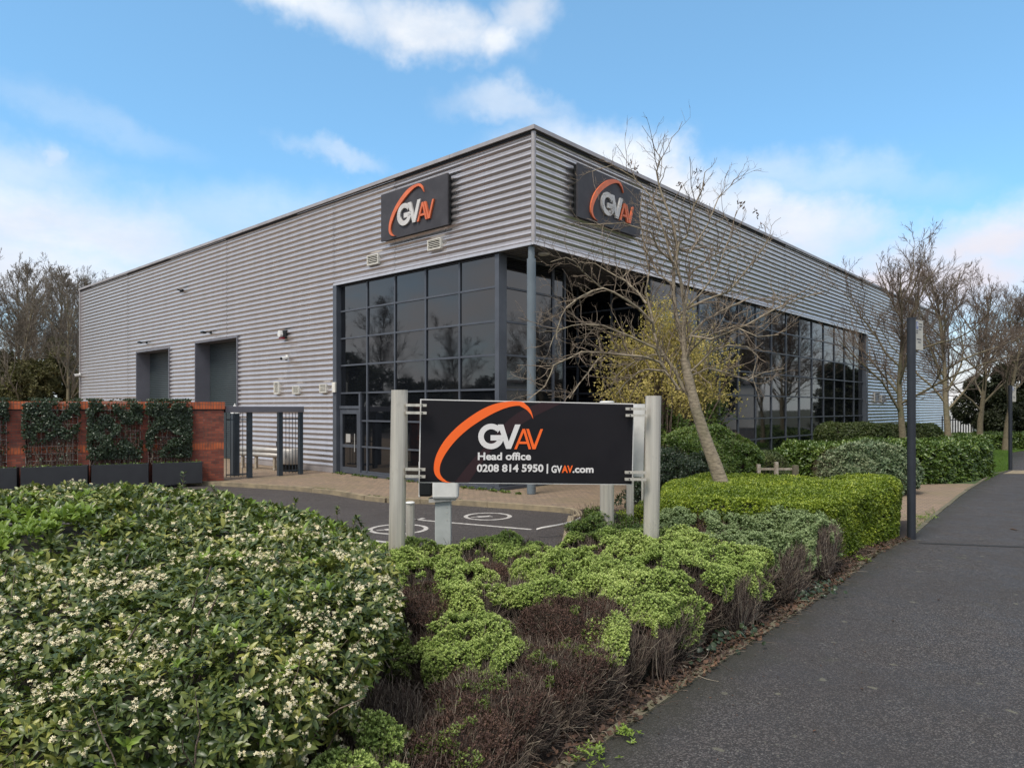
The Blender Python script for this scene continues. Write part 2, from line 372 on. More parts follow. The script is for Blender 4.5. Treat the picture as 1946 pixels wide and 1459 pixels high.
L_round = leafmat('mid_green_leaf', [(0, (.03, .06, .012)), (.5, (.07, .12, .02)), (1, (.16, .2, .04))], .42, .15)
L_yellow = leafmat('olive_yellow_leaf', [(0, (.30, .25, .07)), (.5, (.54, .44, .14)), (1, (.74, .58, .24))], .6, .3)
L_ivy = leafmat('ivy_leaf', [(0, (.010, .02, .009)), (.5, (.02, .036, .015)), (1, (.05, .07, .035))], .34, .08)
L_far = leafmat('far_evergreen_leaf', [(0, (.07, .07, .03)), (.5, (.12, .115, .045)), (1, (.2, .17, .075))], .6, .1)
L_darkfar = leafmat('dark_evergreen_leaf', [(0, (.010, .014, .006)), (.5, (.022, .03, .012)), (1, (.045, .05, .02))], .6, .05)
L_litter = leafmat('fallen_leaf', [(0, (.024, .015, .010)), (.5, (.058, .032, .021)), (.85, (.13, .068, .040)), (1, (.32, .22, .14))], .75, .05)
L_grass = leafmat('grass_blade', [(0, (.06, .13, .015)), (1, (.13, .23, .03))], .5, .3)
M_flower = mat('cream_petal', (.8, .76, .6), .6, fn=lambda n, b: n.put(b.inputs['Base Color'], n.mix(n.n.new('ShaderNodeNewGeometry').outputs['Random Per Island'], (.68, .64, .46), (.6, .5, .27))))
# ---------------------------------------------------------------- ground, paths, paving
def sheet(name, pts, z, m, kind='structure', depth=None):
    mb = MB(); v = [Vector((p[0], p[1], z)) for p in pts]
    if depth: mb.prism([q-Z*depth for q in v], Z*depth)
    else:
        a = sum(v[i].x*v[(i+1) % len(v)].y-v[(i+1) % len(v)].x*v[i].y for i in range(len(v)))
        mb.add(v if a > 0 else v[::-1], [tuple(range(len(v)))])
    o = mb.build(name, m); o['kind'] = kind; return o
g2 = lambda px, py, z=0: tuple(G(px, py, z)[:2])
sheet('ground', [(-400, -200), (500, -200), (500, 900), (-400, 900)], -.16, M_field)
sheet('car_park', [(-45, -6), (2.5, -6), (2.5, 30), (-45, 60)], -.1, M_park)
EDGE = [(.02, 3.3), g2(1082, 1459), g2(1178, 1389), g2(1287, 1315), g2(1375, 1256), g2(1491, 1180), g2(1578, 1123), g2(1665, 1054), g2(1730, 1023), g2(1778, 980), g2(1839, 932), g2(1883, 904), g2(1915, 894.5)]
EDGE = [(-1.2, 1.2), (-.45, 2.4)]+EDGE+[(24.5, 34), (40, 56)]
path = sheet('footpath', EDGE+[(60, 56), (40, 10), (14, -4), (0, -4)], -.004, M_path)
# bed of soil between the car park and the footpath
KERB = [g2(300, 911), g2(425, 916), g2(560, 924), g2(640, 932), g2(700, 942), g2(739, 946), g2(866, 950), g2(998, 958.6), g2(1060, 963), g2(1091, 966)]
bed_in = [(-30, 4), (-12, 9.8), (-4.4, 9.9), (-2.4, 9.3), (-1.0, 9.0), (.5, 9.1), (1.0, 10.6), (1.35, 14.9)]
sheet('planting_bed', EDGE[:10]+[g2(1735, 1010)]+[(7.9, 13.6), (2.6, 15.2), (1.35, 15.1)]+bed_in[::-1][1:]+[(-30, -3), (-1.2, -3)], -.012, M_soil, depth=.2)
kb = [(x, y) for x, y in KERB]
sheet('paving', [(-30, 23), (-19, 21.5)]+kb+[(1.3, 15.1), (2.6, 15.15), (7.9, 13.55), g2(1735, 1010), g2(1760, 994), g2(1778, 980), g2(1839, 932), g2(1862, 919), (13.2, 20.2), (7, 20), (8, 24), (6, 25), (0, 40), (-45, 55), (-60, 40)], -.008, M_paver, depth=.2)
sheet('lawn', [g2(1862, 919), g2(1883, 904), g2(1915, 894.5), (24.5, 34), (40, 56), (18, 56), (7, 26), (7, 20), (13.2, 20.2)], -.02, M_grassg, depth=.15)
mbk = MB()
def strip(mb, pts, w, z0, z1, side=1):
    """kerb of single stones along pts"""
    P3 = [Vector((p[0], p[1], 0)) for p in pts]
    for i in range(len(P3)-1):
        a, b = P3[i], P3[i+1]; L = (b-a).length; d = (b-a).normalized(); nn = Vector((-d.y, d.x, 0))*side
        k = max(1, round(L/.9))
        for j in range(k):
            j0 = random.uniform(-.006, .006); dz = random.uniform(-.006, .006)
            mb.box(a+d*(L*j/k+.004)+nn*j0+Z*z0, d*(L/k-.008), nn*w, Z*(z1-z0+dz))
strip(mbk, kb, .13, -.14, .018, side=-1)
strip(mbk, [kb[-1], g2(1104, 971), g2(1108, 980), g2(1092, 990, -.1), (.95, 11.4), (.95, 9.4)], .13, -.14, .016, side=-1)
ke = mbk.build('kerb', M_kerb); ke['kind'] = 'structure'
mbe = MB(); strip(mbe, EDGE[1:15], .075, -.1, .012, side=1)
e2 = mbe.build('path_edging', M_edge); e2['kind'] = 'structure'
mb = MB(); a, b = G(1917, 897.5), G(1960, 896)
mb.quad(G(1905, 900, .004), G(1962, 900, .004), G(1962, 893.5, .004), G(1925, 893.5, .004)); o = mb.build('crossing_slab', M_kerb); o['kind'] = 'structure'
mb = MB(); a = G(1425, 1006-6, .002)
mb.quad(G(1745, 1032, .0015), G(1950, 1040, .0015), G(1950, 1037.5, .0015), G(1745, 1030, .0015)); o = mb.build('asphalt_joint', mat('joint_tar', (.018, .017, .016), .8)); o['kind'] = 'structure'

# painted car park markings
def ring(mb, c, r0, r1, z, n=40):
    vs = []
    for k in range(n):
        q = 2*math.pi*k/n; vs += [Vector((c[0]+r0*math.cos(q), c[1]+r0*math.sin(q), z)), Vector((c[0]+r1*math.cos(q), c[1]+r1*math.sin(q), z))]
    mb.add(vs, [(2*k, 2*k+1, (2*k+3) % (2*n), (2*k+2) % (2*n)) for k in range(n)])
def marking(cx, cy, r, label):
    mb = MB(); z = -.096; ring(mb, (cx, cy), r-.09, r, z)
    ux, uy = Vector((.94, .34, 0)), Vector((-.34, .94, 0)); c = Vector((cx, cy, z))
    for (x, y, a, b_) in [(-.30, -.10, .34, .2), (.04, -.13, .07, .09), (.04, .04, .07, .09), (-.48, -.035, .18, .07)]:
        o_ = c+(ux*x+uy*y)*r*1.5; mb.quad(o_, o_+ux*a*r*1.5, o_+ux*a*r*1.5+uy*b_*r*1.5, o_+uy*b_*r*1.5)
    tag(mb.build('charging_symbol', M_line, base=c), label, 'road marking', 'painted charging symbols in the car park')
c1 = G(927, 981, -.1); marking(c1.x, c1.y, 46/F*c1.y, 'white ring with a plug painted on the tarmac, right of the charger post')
c2 = G(757, 1005, -.1); marking(c2.x, c2.y, 57/F*c2.y, 'white ring with a plug painted on the tarmac, behind the left sign post')
def line(name, a, b, w, label):
    a, b = G(*a, -.1), G(*b, -.1); d = (b-a).normalized(); n_ = Vector((-d.y, d.x, 0))*w/2
    mb = MB(); u = Z*.004; mb.quad(a-n_+u, b-n_+u, b+n_+u, a+n_+u)
    tag(mb.build(name, M_line, base=a), label, 'road marking', 'white parking bay lines')
line('bay_line', (786, 987), (1010, 1006), .1, 'white parking bay line running right from the charger post')
line('bay_line', (640, 1019), (760, 1033), .1, 'white parking bay line just behind the flowering hedge')
line('bay_line', (789, 988), (806, 984.5), .1, 'short white line end beside the steel bollard')

# ---------------------------------------------------------------- the office building
bld = thing('office_building', C0, 'large grey ribbed metal office and warehouse with a glazed corner', 'building')
PITCH, AMP = .1838, .028
ZT, ZS = 9.24, 6.42
def clad(mb, Bf, a0, a1, z0, z1, seg=10):
    n = int(round((z1-z0)/PITCH*seg)); vs = []
    for k in range(n+1):
        z = z0+(z1-z0)*k/n; ph = 2*math.pi*(z-ZS)/PITCH; o_ = AMP*math.sin(ph)
        o_ = AMP*(math.sin(ph-.35)+.18*math.sin(2*ph))
        vs += [Bf(a0, z, o_), Bf(a1, z, o_)]
    mb.add(vs, [(2*k, 2*k+1, 2*k+3, 2*k+2) for k in range(n)], 0, True)
def slab(mb, Bf, a0, a1, z0, z1, o0, o1, mi=0):
    mb.prism([Bf(a0, z0, o0), Bf(a1, z0, o0), Bf(a1, z1, o0), Bf(a0, z1, o0)], Bf(0, 0, o1)-Bf(0, 0, o0), mi)
tG, tEnd, sEnd, sG = tL(635), tL(152), sR(1800.5), sR(1647)
te, sA, sB = tL(945), sR(1118)+.0, sR(1243)
d2a, d2b, d1a, d1b = tL(452), tL(371), tL(322), tL(259)
zd2, zd1 = 5.13, 5.08
def panels(Bf, rects, name):
    mb = MB()
    for (a0, a1, z0, z1) in rects:
        L = 5.6; k0 = int(a0//L)
        for k in range(k0, int(a1//L)+1):
            x0, x1 = max(a0, k*L), min(a1, (k+1)*L)
            if x1-x0 > .01: clad(mb, (lambda a, z, o, e=(k % 2)*.006: Bf(a, z, o+e)), x0, x1+(.03 if k % 2 else 0), z0, z1)
    o = mb.build(name, M_clad, bld)
    for p in o.data.polygons: p.use_smooth = True
    mb = MB()
    for (a0, a1, z0, z1) in rects: slab(mb, Bf, a0+.02, a1-.02, z0+.02, z1-.01, -.1, -.24)
    return mb
lr = [(.05, tG, ZS, ZT), (tG, tEnd, ZS, ZT), (tG, d2a, .17, ZS), (d2b, d1a, .17, ZS), (d1b, tEnd, .17, ZS), (d2a, d2b, zd2, ZS), (d1a, d1b, zd1, ZS)]
rr = [(.05, sG, ZS, ZT), (sG, sEnd, ZS, ZT), (sG, sEnd, .17, ZS)]
m1 = panels(BL, lr, 'wall'); m2 = panels(BR, rr, 'wall')
m1.v, b0 = m1.v, None
m1.build('backing_wall', M_dark, bld); m2.build('backing_wall', M_dark, bld)
# roof, far walls, plinth
mb = MB(); q = [BL(.0)+UR*.0, BL(tEnd), BL(tEnd)+UR*sEnd, BR(sEnd)]
inn = [BL(.3)+UR*.3, BL(tEnd-.3)+UR*.3, BL(tEnd-.3)+UR*(sEnd-.3), BR(sEnd-.3)+UL*.3]
mb.prism([p+Z*9.05 for p in inn], Z*.12); mb.build('roof', M_trim, bld)
mb = MB(); a = BL(tEnd); mb.box(a, UR*sEnd, -UL*.15, Z*ZT); mb.box(BR(sEnd), UL*tEnd, -UR*.15, Z*ZT); mb.build('far_wall', M_clad, bld)
for (Bf, a0, a1) in ((BL, tG, d2a), (BL, d2b, d1a), (BL, d1b, tEnd), (BR, sG, sEnd)):
    mb = MB(); slab(mb, Bf, a0, a1, 0, .17, -.03, .045); mb.build('base_flashing', M_trim, bld)
# coping
mb = MB()
def coping(mb, Bf, a1, other):
    L = 3.05; a = 0
    while a < a1:
        b = min(a+L-.008, a1); slab(mb, Bf, a, b, ZT+.012, ZT+.115, -.35, .095); a += L
mbc = MB(); coping(mbc, BL, tEnd+.08, 0); mbc.build('coping', M_trim, bld)
mbc = MB(); coping(mbc, BR, sEnd+.08, 0); mbc.build('coping', M_trim, bld)
mb = MB(); e = C0+Z*(ZT+.011)-UL*.097-UR*.097; mb.box(e, UL*.12, UR*.12, Z*.106)
mb.build('coping_corner', M_trim, bld)
mb = MB(); slab(mb, BL, .0, tEnd, ZT-.06, ZT+.012, -.2, .03); slab(mb, BR, .0, sEnd, ZT-.06, ZT+.012, -.2, .03); mb.build('coping_gap', M_dark, bld)
# corner and opening trims
mb = MB(); mb.tube([C0+Z*(ZS-.02)+(-UL-UR)*-.005, C0+Z*(ZT-.02)+(-UL-UR)*-.005], .062, 14)
mb.build('corner_trim', M_steelpost if False else M_trim, bld)
mb = MB(); slab(mb, BL, -.04, tG, ZS-.075, ZS, -.12, .05); slab(mb, BR, -.04, sG, ZS-.075, ZS, -.12, .05)
mb.build('eaves_flashing', M_clad, bld)
mb = MB(); slab(mb, BL, tEnd-.05, tEnd+.05, 0, ZT, -.1, .07); mb.build('end_trim', M_trim, bld); mb = MB(); slab(mb, BR, sEnd-.03, sEnd+.05, 0, ZT, -.1, .06); mb.build('end_trim', M_trim, bld)
mb = MB(); slab(mb, BL, tG-.19, tG+.02, 0, ZS-.076, -.35, .052); mb.build('jamb_trim', M_frame, bld)
mb = MB(); slab(mb, BR, sG-.35, sG+.0, 0, ZS-.076, -.35, .052); mb.build('jamb_trim', M_frame, bld)
# shutter doors in their recesses
def shutter(a, b, zt):
    dpt = .62
    mb = MB(); seg = 40
    nn = int(zt/.09)
    vs = []
    for k in range(nn*2+1):
        z = zt*k/(nn*2); o_ = -dpt+(.012 if k % 2 else 0); vs += [BL(a, z, o_), BL(b, z, o_)]
    mb.add(vs, [(2*k, 2*k+1, 2*k+3, 2*k+2) for k in range(nn*2)])
    s_ = mb.build('shutter_door', M_door, bld)
    fr = MB(); slab(fr, BL, b-.003, b-.06, 0, zt, -dpt, .05); slab(fr, BL, a+.003, a+.06, 0, zt, -dpt, .05)
    slab(fr, BL, a+.06, b-.06, zt-.06, zt, -dpt, .04); fr.build('reveal', M_reveal, s_)
shutter(d2a, d2b, zd2); shutter(d1a, d1b, zd1)

# glazing: one window per bay, its glass below it
zrows = [.12, .93, 1.78, 2.70, 3.63, 4.54, 5.46, ZS-.1]
rg = random.Random(4)
def bay(Bf, a0, a1, rows, off, first=False, mw=.06, name='window'):
    fr = MB()
    slab(fr, Bf, a0-mw/2, a0+mw/2, rows[0], rows[-1], off-.09, off+.012)
    for z in rows: slab(fr, Bf, a0+mw/2+.001, a1-mw/2-.001, z-.027, z+.027, off-.08, off+.006)
    f_ = fr.build(name, M_frame, bld); gl = MB()
    for z0, z1 in zip(rows[:-1], rows[1:]):
        e_ = [rg.gauss(0, .0028) for _ in range(3)]
        x0, x1 = a0+mw/2, a1-mw/2; o_ = off-.03
        gl.add([Bf(x0, z0+.03, o_), Bf(x1, z0+.03, o_+e_[0]), Bf(x1, z1-.03, o_+e_[0]+e_[1]), Bf(x0, z1-.03, o_+e_[1])], [(0, 1, 2, 3)])
    gl.build('glass', M_glass, f_); return f_
tm = [tL(868), tL(803.5), tL(745), tL(692.3)]
tl = [te+.06]+tm
OFFL = -.1
for a0, a1 in zip(tl[:-1], tl[1:]): bay(BL, a1, a0, zrows, OFFL) if False else bay(BL, a0, a1, zrows, OFFL)
dr1 = tL(680); a0 = tm[-1]
bay(BL, a0, tG-.19, zrows[3:], OFFL)                                 # above the door
bay(BL, a0, dr1, zrows[:4], OFFL)                                   # narrow light beside the door
fr = MB(); slab(fr, BL, dr1-.05, dr1+.04, .0, 2.7, OFFL-.09, OFFL+.05); slab(fr, BL, dr1+.05, tG-.2, 2.17, 2.27, OFFL-.08, OFFL+.04)
f_ = fr.build('window', M_frame, bld); gl = MB(); gl.quad(BL(dr1+.04, 2.27, OFFL-.03), BL(tG-.19, 2.27, OFFL-.03), BL(tG-.19, 2.67, OFFL-.028), BL(dr1+.04, 2.67, OFFL-.028)); gl.build('glass', M_glass, f_)
fr = MB(); x0, x1 = dr1+.06, tG-.21
for (p0, p1, z0, z1) in ((x0, x0+.13, .02, 2.14), (x1-.13, x1, .02, 2.14), (x0+.131, x1-.131, .02, .22), (x0+.131, x1-.131, 2.0, 2.14), (x0+.131, x1-.131, .88, .98)): slab(fr, BL, p0, p1, z0, z1, OFFL-.05, OFFL+.02)
door = fr.build('door', M_frame, bld)
gl = MB(); gl.quad(BL(x0+.12, .2, OFFL-.02), BL(x1-.12, .2, OFFL-.02), BL(x1-.12, 2.02, OFFL-.02), BL(x0+.12, 2.02, OFFL-.02)); gl.build('glass', M_glass, door)
hd = MB(); hd.tube([BL(x0+.19, .75, OFFL+.06), BL(x0+.19, 1.35, OFFL+.06)], .014, 8); hd.build('handle', M_galv, door)
nt = MB(); slab(nt, BL, x1-.55, x1-.3, 1.05, 1.33, OFFL-.018, OFFL-.014); nt.build('notice', M_galv, door)
# corner post of the glazing and the set-back glazing behind the column
fr = MB(); slab(fr, BL, te-.02, te+.13, 0, ZS-.08, OFFL-.25, OFFL+.06)
fr.build('corner_mullion', M_frame, bld)
def BT(s, z=0, out=0): return BR(s, z, out-(te+.02))
ss = [.32, 1.12, sR(1118)-1.7*0-1.55, sA]
ss = [.3, 1.55, 2.95, sA]
for a0, a1 in zip(ss[:-1], ss[1:]): bay(BT, a0, a1, zrows, 0)
# entrance lobby: side walls, back glazing, double door
def BV(s, z=0, out=0): return BR(s, z, out-(te+2.6))
mb = MB(); mb.box(BT(sA+.0)+Z*0, UR*.1, UL*2.6, Z*(ZS-.08)); mb.build('lobby_wall', M_frame, bld)
def BX(a, z=0, out=0): return C0+UR*(sB-.05)+UL*a+Z*z-UR*out
fr = None
for a0, a1 in ((.15, 1.6), (1.6, 3.0), (3.0, te+2.6)): bay(BX, a0, a1, zrows, 0)
bay(BV, sA+.1, sB-.1, zrows[3:], 0)
fr = MB(); xm = (sA+sB)/2
for (p0, p1) in ((sA+.12, xm-.01), (xm+.01, sB-.07)):
    for (u0, u1, z0, z1) in ((p0, p0+.09, .02, 2.6), (p1-.09, p1, .02, 2.6), (p0+.09, p1-.09, .02, .2), (p0+.09, p1-.09, 2.48, 2.6)): slab(fr, BV, u0, u1, z0, z1, -.04, .03)
dd = fr.build('door', M_frame, bld); gl = MB(); gl.quad(BV(sA+.15, .1, -.01), BV(sB-.1, .1, -.01), BV(sB-.1, 2.5, -.01), BV(sA+.15, 2.5, -.01)); gl.build('glass', M_glass, dd)
# long glazing of the right front
nb = 14; OFFR = -.12
xs = [sB+(sG-.35-sB)*k/nb for k in range(nb+1)]
for k in range(nb): bay(BR, xs[k], xs[k+1], zrows, OFFR, mw=.065)
mb = MB(); slab(mb, BR, sB, sG-.35, 0, .085, OFFR-.1, OFFR+.12); slab(mb, BL, te+.13, dr1-.05, 0, .085, OFFL-.1, OFFL+.16); slab(mb, BT, .0, sA, 0, .085, -.1, .12); mb.build('plinth', M_frame, bld)
mb = MB(); slab(mb, BR, sB, sG-.35, ZS-.1, ZS-.076, OFFR-.2, .0); slab(mb, BL, te, tG-.19, ZS-.1, ZS-.076, OFFL-.2, .0); mb.build('head_flashing', M_dark, bld)
# ribbed soffit over the corner, with a round lamp, and the column
mb = MB(); nrib = 46; tw = te+2.6
for k in range(nrib):
    t0 = tw*k/nrib; s1 = sB
    mb.box(C0+UL*(t0+.012)+UR*.02+Z*(ZS-.055 if k % 2 else ZS-.045), UL*(tw/nrib-.02), UR*(sB-.05), Z*.03)
mb.box(C0+UL*.03+UR*.03+Z*(ZS-.02), UL*(tw+.1), UR*(sB+.1), Z*.015)
mb.build('soffit', M_reveal, bld)
mb = MB(); c = C0+UR*.95+UL*.45+Z*(ZS-.07)
mb.tube([c, c-Z*.03, c-Z*.05], [.16, .16, .12], 20); mb.build('soffit_lamp', M_white, bld)
mb = MB(); c = C0+UL*.16+UR*.1; mb.tube([c, c+Z*(ZS-.4)], .115, 22); mb.tube([c+Z*(ZS-.4), c+Z*(ZS-.05)], .085, 18); mb.build('column', M_steelpost, bld)
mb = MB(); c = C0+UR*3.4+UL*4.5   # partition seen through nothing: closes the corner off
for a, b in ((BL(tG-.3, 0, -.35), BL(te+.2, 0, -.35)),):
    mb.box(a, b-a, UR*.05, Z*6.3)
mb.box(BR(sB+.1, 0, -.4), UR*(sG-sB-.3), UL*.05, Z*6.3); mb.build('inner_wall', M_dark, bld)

# ---------------------------------------------------------------- logo shapes, in pixels of the photograph's big sign
def cz(pts, s, ox, oy): return [(x/s+ox, y/s+oy) for x, y in pts]
ARC_O = cz([(590, 1362), (480, 1350), (390, 1325), (300, 1240), (275, 1130), (300, 960), (370, 800), (470, 650), (620, 490), (800, 345), (1000, 215), (1200, 130), (1400, 97), (1560, 97), (1650, 115)], 8.105, 790, 750)+cz([(940, 143), (975, 168), (995, 200), (1005, 245)], 3.242, 700, 720)
ARC_I = cz([(990, 218), (962, 185), (925, 169)], 3.242, 700, 720)+cz([(1600, 165), (1500, 165), (1350, 200), (1150, 290), (950, 410), (780, 530), (620, 680), (500, 830), (410, 980), (370, 1100), (370, 1200), (410, 1275), (490, 1335)], 8.105, 790, 750)
def smooth(pts, it=2):
    for _ in range(it):
        q = [pts[0]]
        for a, b in zip(pts[:-1], pts[1:]): q += [(a[0]*.75+b[0]*.25, a[1]*.75+b[1]*.25), (a[0]*.25+b[0]*.75, a[1]*.25+b[1]*.75)]
        pts = q+[pts[-1]]
    return pts
ARC_O, ARC_I = smooth(ARC_O), smooth(ARC_I)
def resample(pts, n):
    L = [0]
    for a, b in zip(pts[:-1], pts[1:]): L.append(L[-1]+math.hypot(b[0]-a[0], b[1]-a[1]))
    out = []; j = 0
    for k in range(n):
        d = L[-1]*k/(n-1)
        while j < len(L)-2 and L[j+1] < d: j += 1
        f = (d-L[j])/max(1e-9, L[j+1]-L[j]); out.append((pts[j][0]+(pts[j+1][0]-pts[j][0])*f, pts[j][1]+(pts[j+1][1]-pts[j][1])*f))
    return out
ao, ai = resample(ARC_O, 60), resample([ARC_O[-1]]+ARC_I+[ARC_O[0]], 60)[::-1]
ARC_STRIP = [(ao[i], ao[i+1], ai[i+1], ai[i]) for i in range(59)]
# inner and outer run in step; the letters as convex pieces
def g_ring():
    c = (240, 380); q = []; n = 44
    for k in range(n):
        a0 = math.radians(-52-(360-44)*k/n-10); a1 = math.radians(-52-(360-44)*(k+1)/n-10)
        a0, a1 = [math.radians(44)+(math.radians(316))*(k+d)/n for d in (0, 1)]
        f = lambda a, r: (c[0]+r*math.cos(a), c[1]-r*math.sin(a))
        q.append((f(a0, 188), f(a1, 188), f(a1, 107), f(a0, 107)))
    return q
G_P = g_ring()+[[(232, 360), (428, 360), (424, 440), (232, 440)], [(330, 330), (355, 300), (385, 262), (330, 262)]]
V_P = [[(335, 203), (418, 203), (535, 563), (462, 563)], [(535, 563), (462, 563), (590, 203), (670, 203)]]
A_P = [[(583, 568), (620, 568), (738, 268), (700, 268)], [(700, 268), (738, 268), (833, 568), (795, 568)], [(640, 455), (770, 455), (780, 490), (625, 490)]]
V2_P = [[(755, 268), (795, 268), (897, 568), (852, 568)], [(852, 568), (897, 568), (1003, 270), (965, 270)]]
lp = lambda ps: [cz(p, 7.784, 900, 780) for p in ps]
G_P, V_P, A_P, V2_P = map(lp, (G_P, V_P, A_P, V2_P))
def emboss(mb, polys, mp, depth, step=0.0):
    for i, p in enumerate(polys):
        k = (i % 2)*step
        q = [mp(x, y) for x, y in p]
        mb.prism([a for a, _ in q], q[0][1]*(depth+k))
M_logo_o = mat('orange_vinyl', (.9, .13, .012), .45); M_logo_w = mat('white_vinyl', (.68, .65, .64), .45)
M_logo_of = mat('orange_letter_paint', (.72, .16, .06), .5, fn=varied((.74, .17, .065), (.58, .13, .05), 3)); M_logo_wf = mat('white_letter_paint', (.6, .58, .56), .5, fn=varied((.62, .6, .58), (.48, .46, .44), 3))
M_panel = mat('charcoal_sign_panel', (.075, .072, .08), .5, spec=.25, fn=varied((.06, .057, .063), (.042, .04, .045), 2))
def sign_fn(n, b):
    p = wpos(n); c = n.mix(n.noise(p, 1.2, 5), (.012, .010, .0135), (.008, .0075, .009))
    c = n.mix(n.rng(n.noise(p, 9, 6, .75), .62, .82, 0, .35), c, (.05, .047, .045))
    c = n.mix(n.rng(n.noise(n.vmath('MULTIPLY', p, (14, 14, 5)), 4, 3, .6), .72, .78, 0, .5), c, (.09, .085, .08)); n.put(b.inputs['Base Color'], c)
    n.put(b.inputs['Roughness'], n.rng(n.noise(p, 5, 5), .3, .7, .35, .6))
M_sign = mat('black_sign_vinyl', (.018, .016, .020), .45, spec=.22, fn=sign_fn)
M_band = mat('burgundy_band', (.032, .017, .02), .45, spec=.18); M_band2 = mat('sign_edge_white', (.62, .6, .58), .5)
def text_mesh(s, size, bold=0.0, space=1.0):
    cu = bpy.data.curves.new('text', 'FONT'); cu.body = s; cu.size = size; cu.offset = bold; cu.space_character = space; cu.resolution_u = 3
    ob = bpy.data.objects.new('text', cu); C.objects.link(ob); bpy.context.view_layer.update()
    me = bpy.data.meshes.new_from_object(ob.evaluated_get(bpy.context.evaluated_depsgraph_get()))
    vs = [v.co.copy() for v in me.vertices]; fs = [tuple(p.vertices) for p in me.polygons]
    bpy.data.objects.remove(ob); bpy.data.curves.remove(cu); bpy.data.meshes.remove(me); return vs, fs
# the two fascia signs
def fascia(Bf, left, right, gl_, al, label):
    ux = (Bf(right)-Bf(left)).normalized(); nrm = (Bf(0, 0, 1)-Bf(0, 0, 0)).normalized()
    o0 = Bf(left, 7.36, .16); wd = abs(right-left)
    t = thing('fascia_sign', o0, label, 'sign', 'logo signs high on the cladding')
    mb = MB(); mb.box(o0-nrm*.02, ux*wd, Z*1.45, nrm*.05); mb.build('panel', M_panel, t)
    mb = MB(); mb.box(o0-nrm*.13+ux*.03+Z*.03, ux*(wd-.06), Z*1.39, nrm*.105); mb.build('frame', M_black, t)
    sc_ = .01372
    mp = lambda x, y: (o0+ux*(gl_+(x-907)*sc_)+Z*(.29+(853-y)*sc_)+nrm*.031, nrm)
    ma = lambda x, y: (o0+ux*(al+(x-824)*.0088)+Z*(.06+(917-y)*.0087)+nrm*.031, nrm)
    mb = MB(); emboss(mb, G_P+V_P, mp, .05, .002); mb.build('letter', M_logo_wf, t)
    mb = MB(); emboss(mb, A_P+V2_P, mp, .055, .002); mb.build('letter', M_logo_of, t)
    mb = MB(); emboss(mb, ARC_STRIP, ma, .045); mb.build('swoosh', M_logo_of, t)
fascia(BL, tL(733), tL(860), .86, .43, 'charcoal logo sign on the left wall, just above the cream vents')
fascia(BR, sR(1087), sR(1207), 1.05, .54, 'charcoal logo sign on the right wall, partly behind the bare tree')
# the company sign in the shrubs
TL_, TR_, BL_, BR_ = P(800, 758, 7.95), P(1204, 766, 8.15), P(797, 917, 7.95), P(1202, 920.5, 8.15)
sn = (TR_-TL_).cross(BL_-TL_).normalized(); sn = sn if sn.y < 0 else -sn
sg = thing('company_sign', P(975, 917, 8.05)*Vector((1, 1, 0)) if False else Vector((0, 8.05, 0)), 'wide black company sign on two dull steel posts in the shrubs', 'sign')
def smap(x, y, e=0):
    u = (x-798.5)/404.5; v = (y-758-u*7.5)/(159-u*4.5)
    return TL_*(1-u)*(1-v)+TR_*u*(1-v)+BL_*(1-u)*v+BR_*u*v+sn*e
mb = MB(); mb.prism([smap(797, 758), smap(1204, 766), smap(1203, 920.5), smap(797, 917)], -sn*.02, 0); mb.build('panel_edge', M_band2, sg)
pn = MB(); pn.prism([smap(799.3, 760, 0), smap(1202.5, 768, 0), smap(1201.5, 919, 0), smap(799, 915.6, 0)], sn*.002); panel = pn.build('panel', M_sign, sg)
mb = MB(); bp_l = cz([(530, 640), (700, 460), (830, 270)], 3.242, 700, 720)
bl = smooth([(864, 916.5), (896, 873), (921, 848), (956, 803), (985, 780), (1024, 764)], 1); br = smooth([(890, 916.5), (921, 869), (950, 835), (984, 808), (1021, 786), (1066, 765)], 1)
bl, br = resample(bl, 24), resample(br, 24)
for i in range(23): mb.add([smap(*p, .0035) for p in (bl[i], bl[i+1], br[i+1], br[i])], [(0, 1, 2, 3)])
mb.build('stripe', M_band, panel)
E0 = .0052
mb = MB(); emboss(mb, ARC_STRIP, lambda x, y: (smap(x, min(y, 916.2), E0), sn), .0012); mb.build('swoosh', M_logo_o, panel)
mb = MB(); emboss(mb, G_P+V_P, lambda x, y: (smap(x, y, E0+.002), sn), .001, .0004); mb.build('letter', M_logo_w, panel)
mb = MB(); emboss(mb, A_P+V2_P, lambda x, y: (smap(x, y, E0+.002), sn), .0012, .0004); mb.build('letter', M_logo_o, panel)
def put_text(s, x0, x1, ybase, size, mtl, bold):
    vs, fs = text_mesh(s, size, bold); w_ = max(v.x for v in vs)-min(v.x for v in vs); m0 = min(v.x for v in vs); k = (x1-x0)/w_
    mb = MB(); mb.add([smap(x0+(v.x-m0)*k, ybase-v.y, E0+.002) for v in vs], fs)
    mb.build('lettering', mtl, panel)
put_text('Head office', 906.5, 1007, 873, 19.5, M_logo_w, .6)
put_text('0208 814 5950', 905, 1031, 895.5, 19.5, M_logo_w, .6)
mb = MB(); mb.add([smap(x, y, E0+.002) for x, y in ((1037, 881), (1039.8, 881), (1039.8, 899), (1037, 899))], [(0, 1, 2, 3)]); mb.build('lettering', M_logo_w, panel)
put_text('GV', 1046, 1066.5, 897, 18.5, M_logo_w, .6); put_text('AV', 1066, 1087, 897, 18.5, M_logo_o, .6); put_text('.com', 1086.5, 1127, 897, 18.5, M_logo_w, .6)
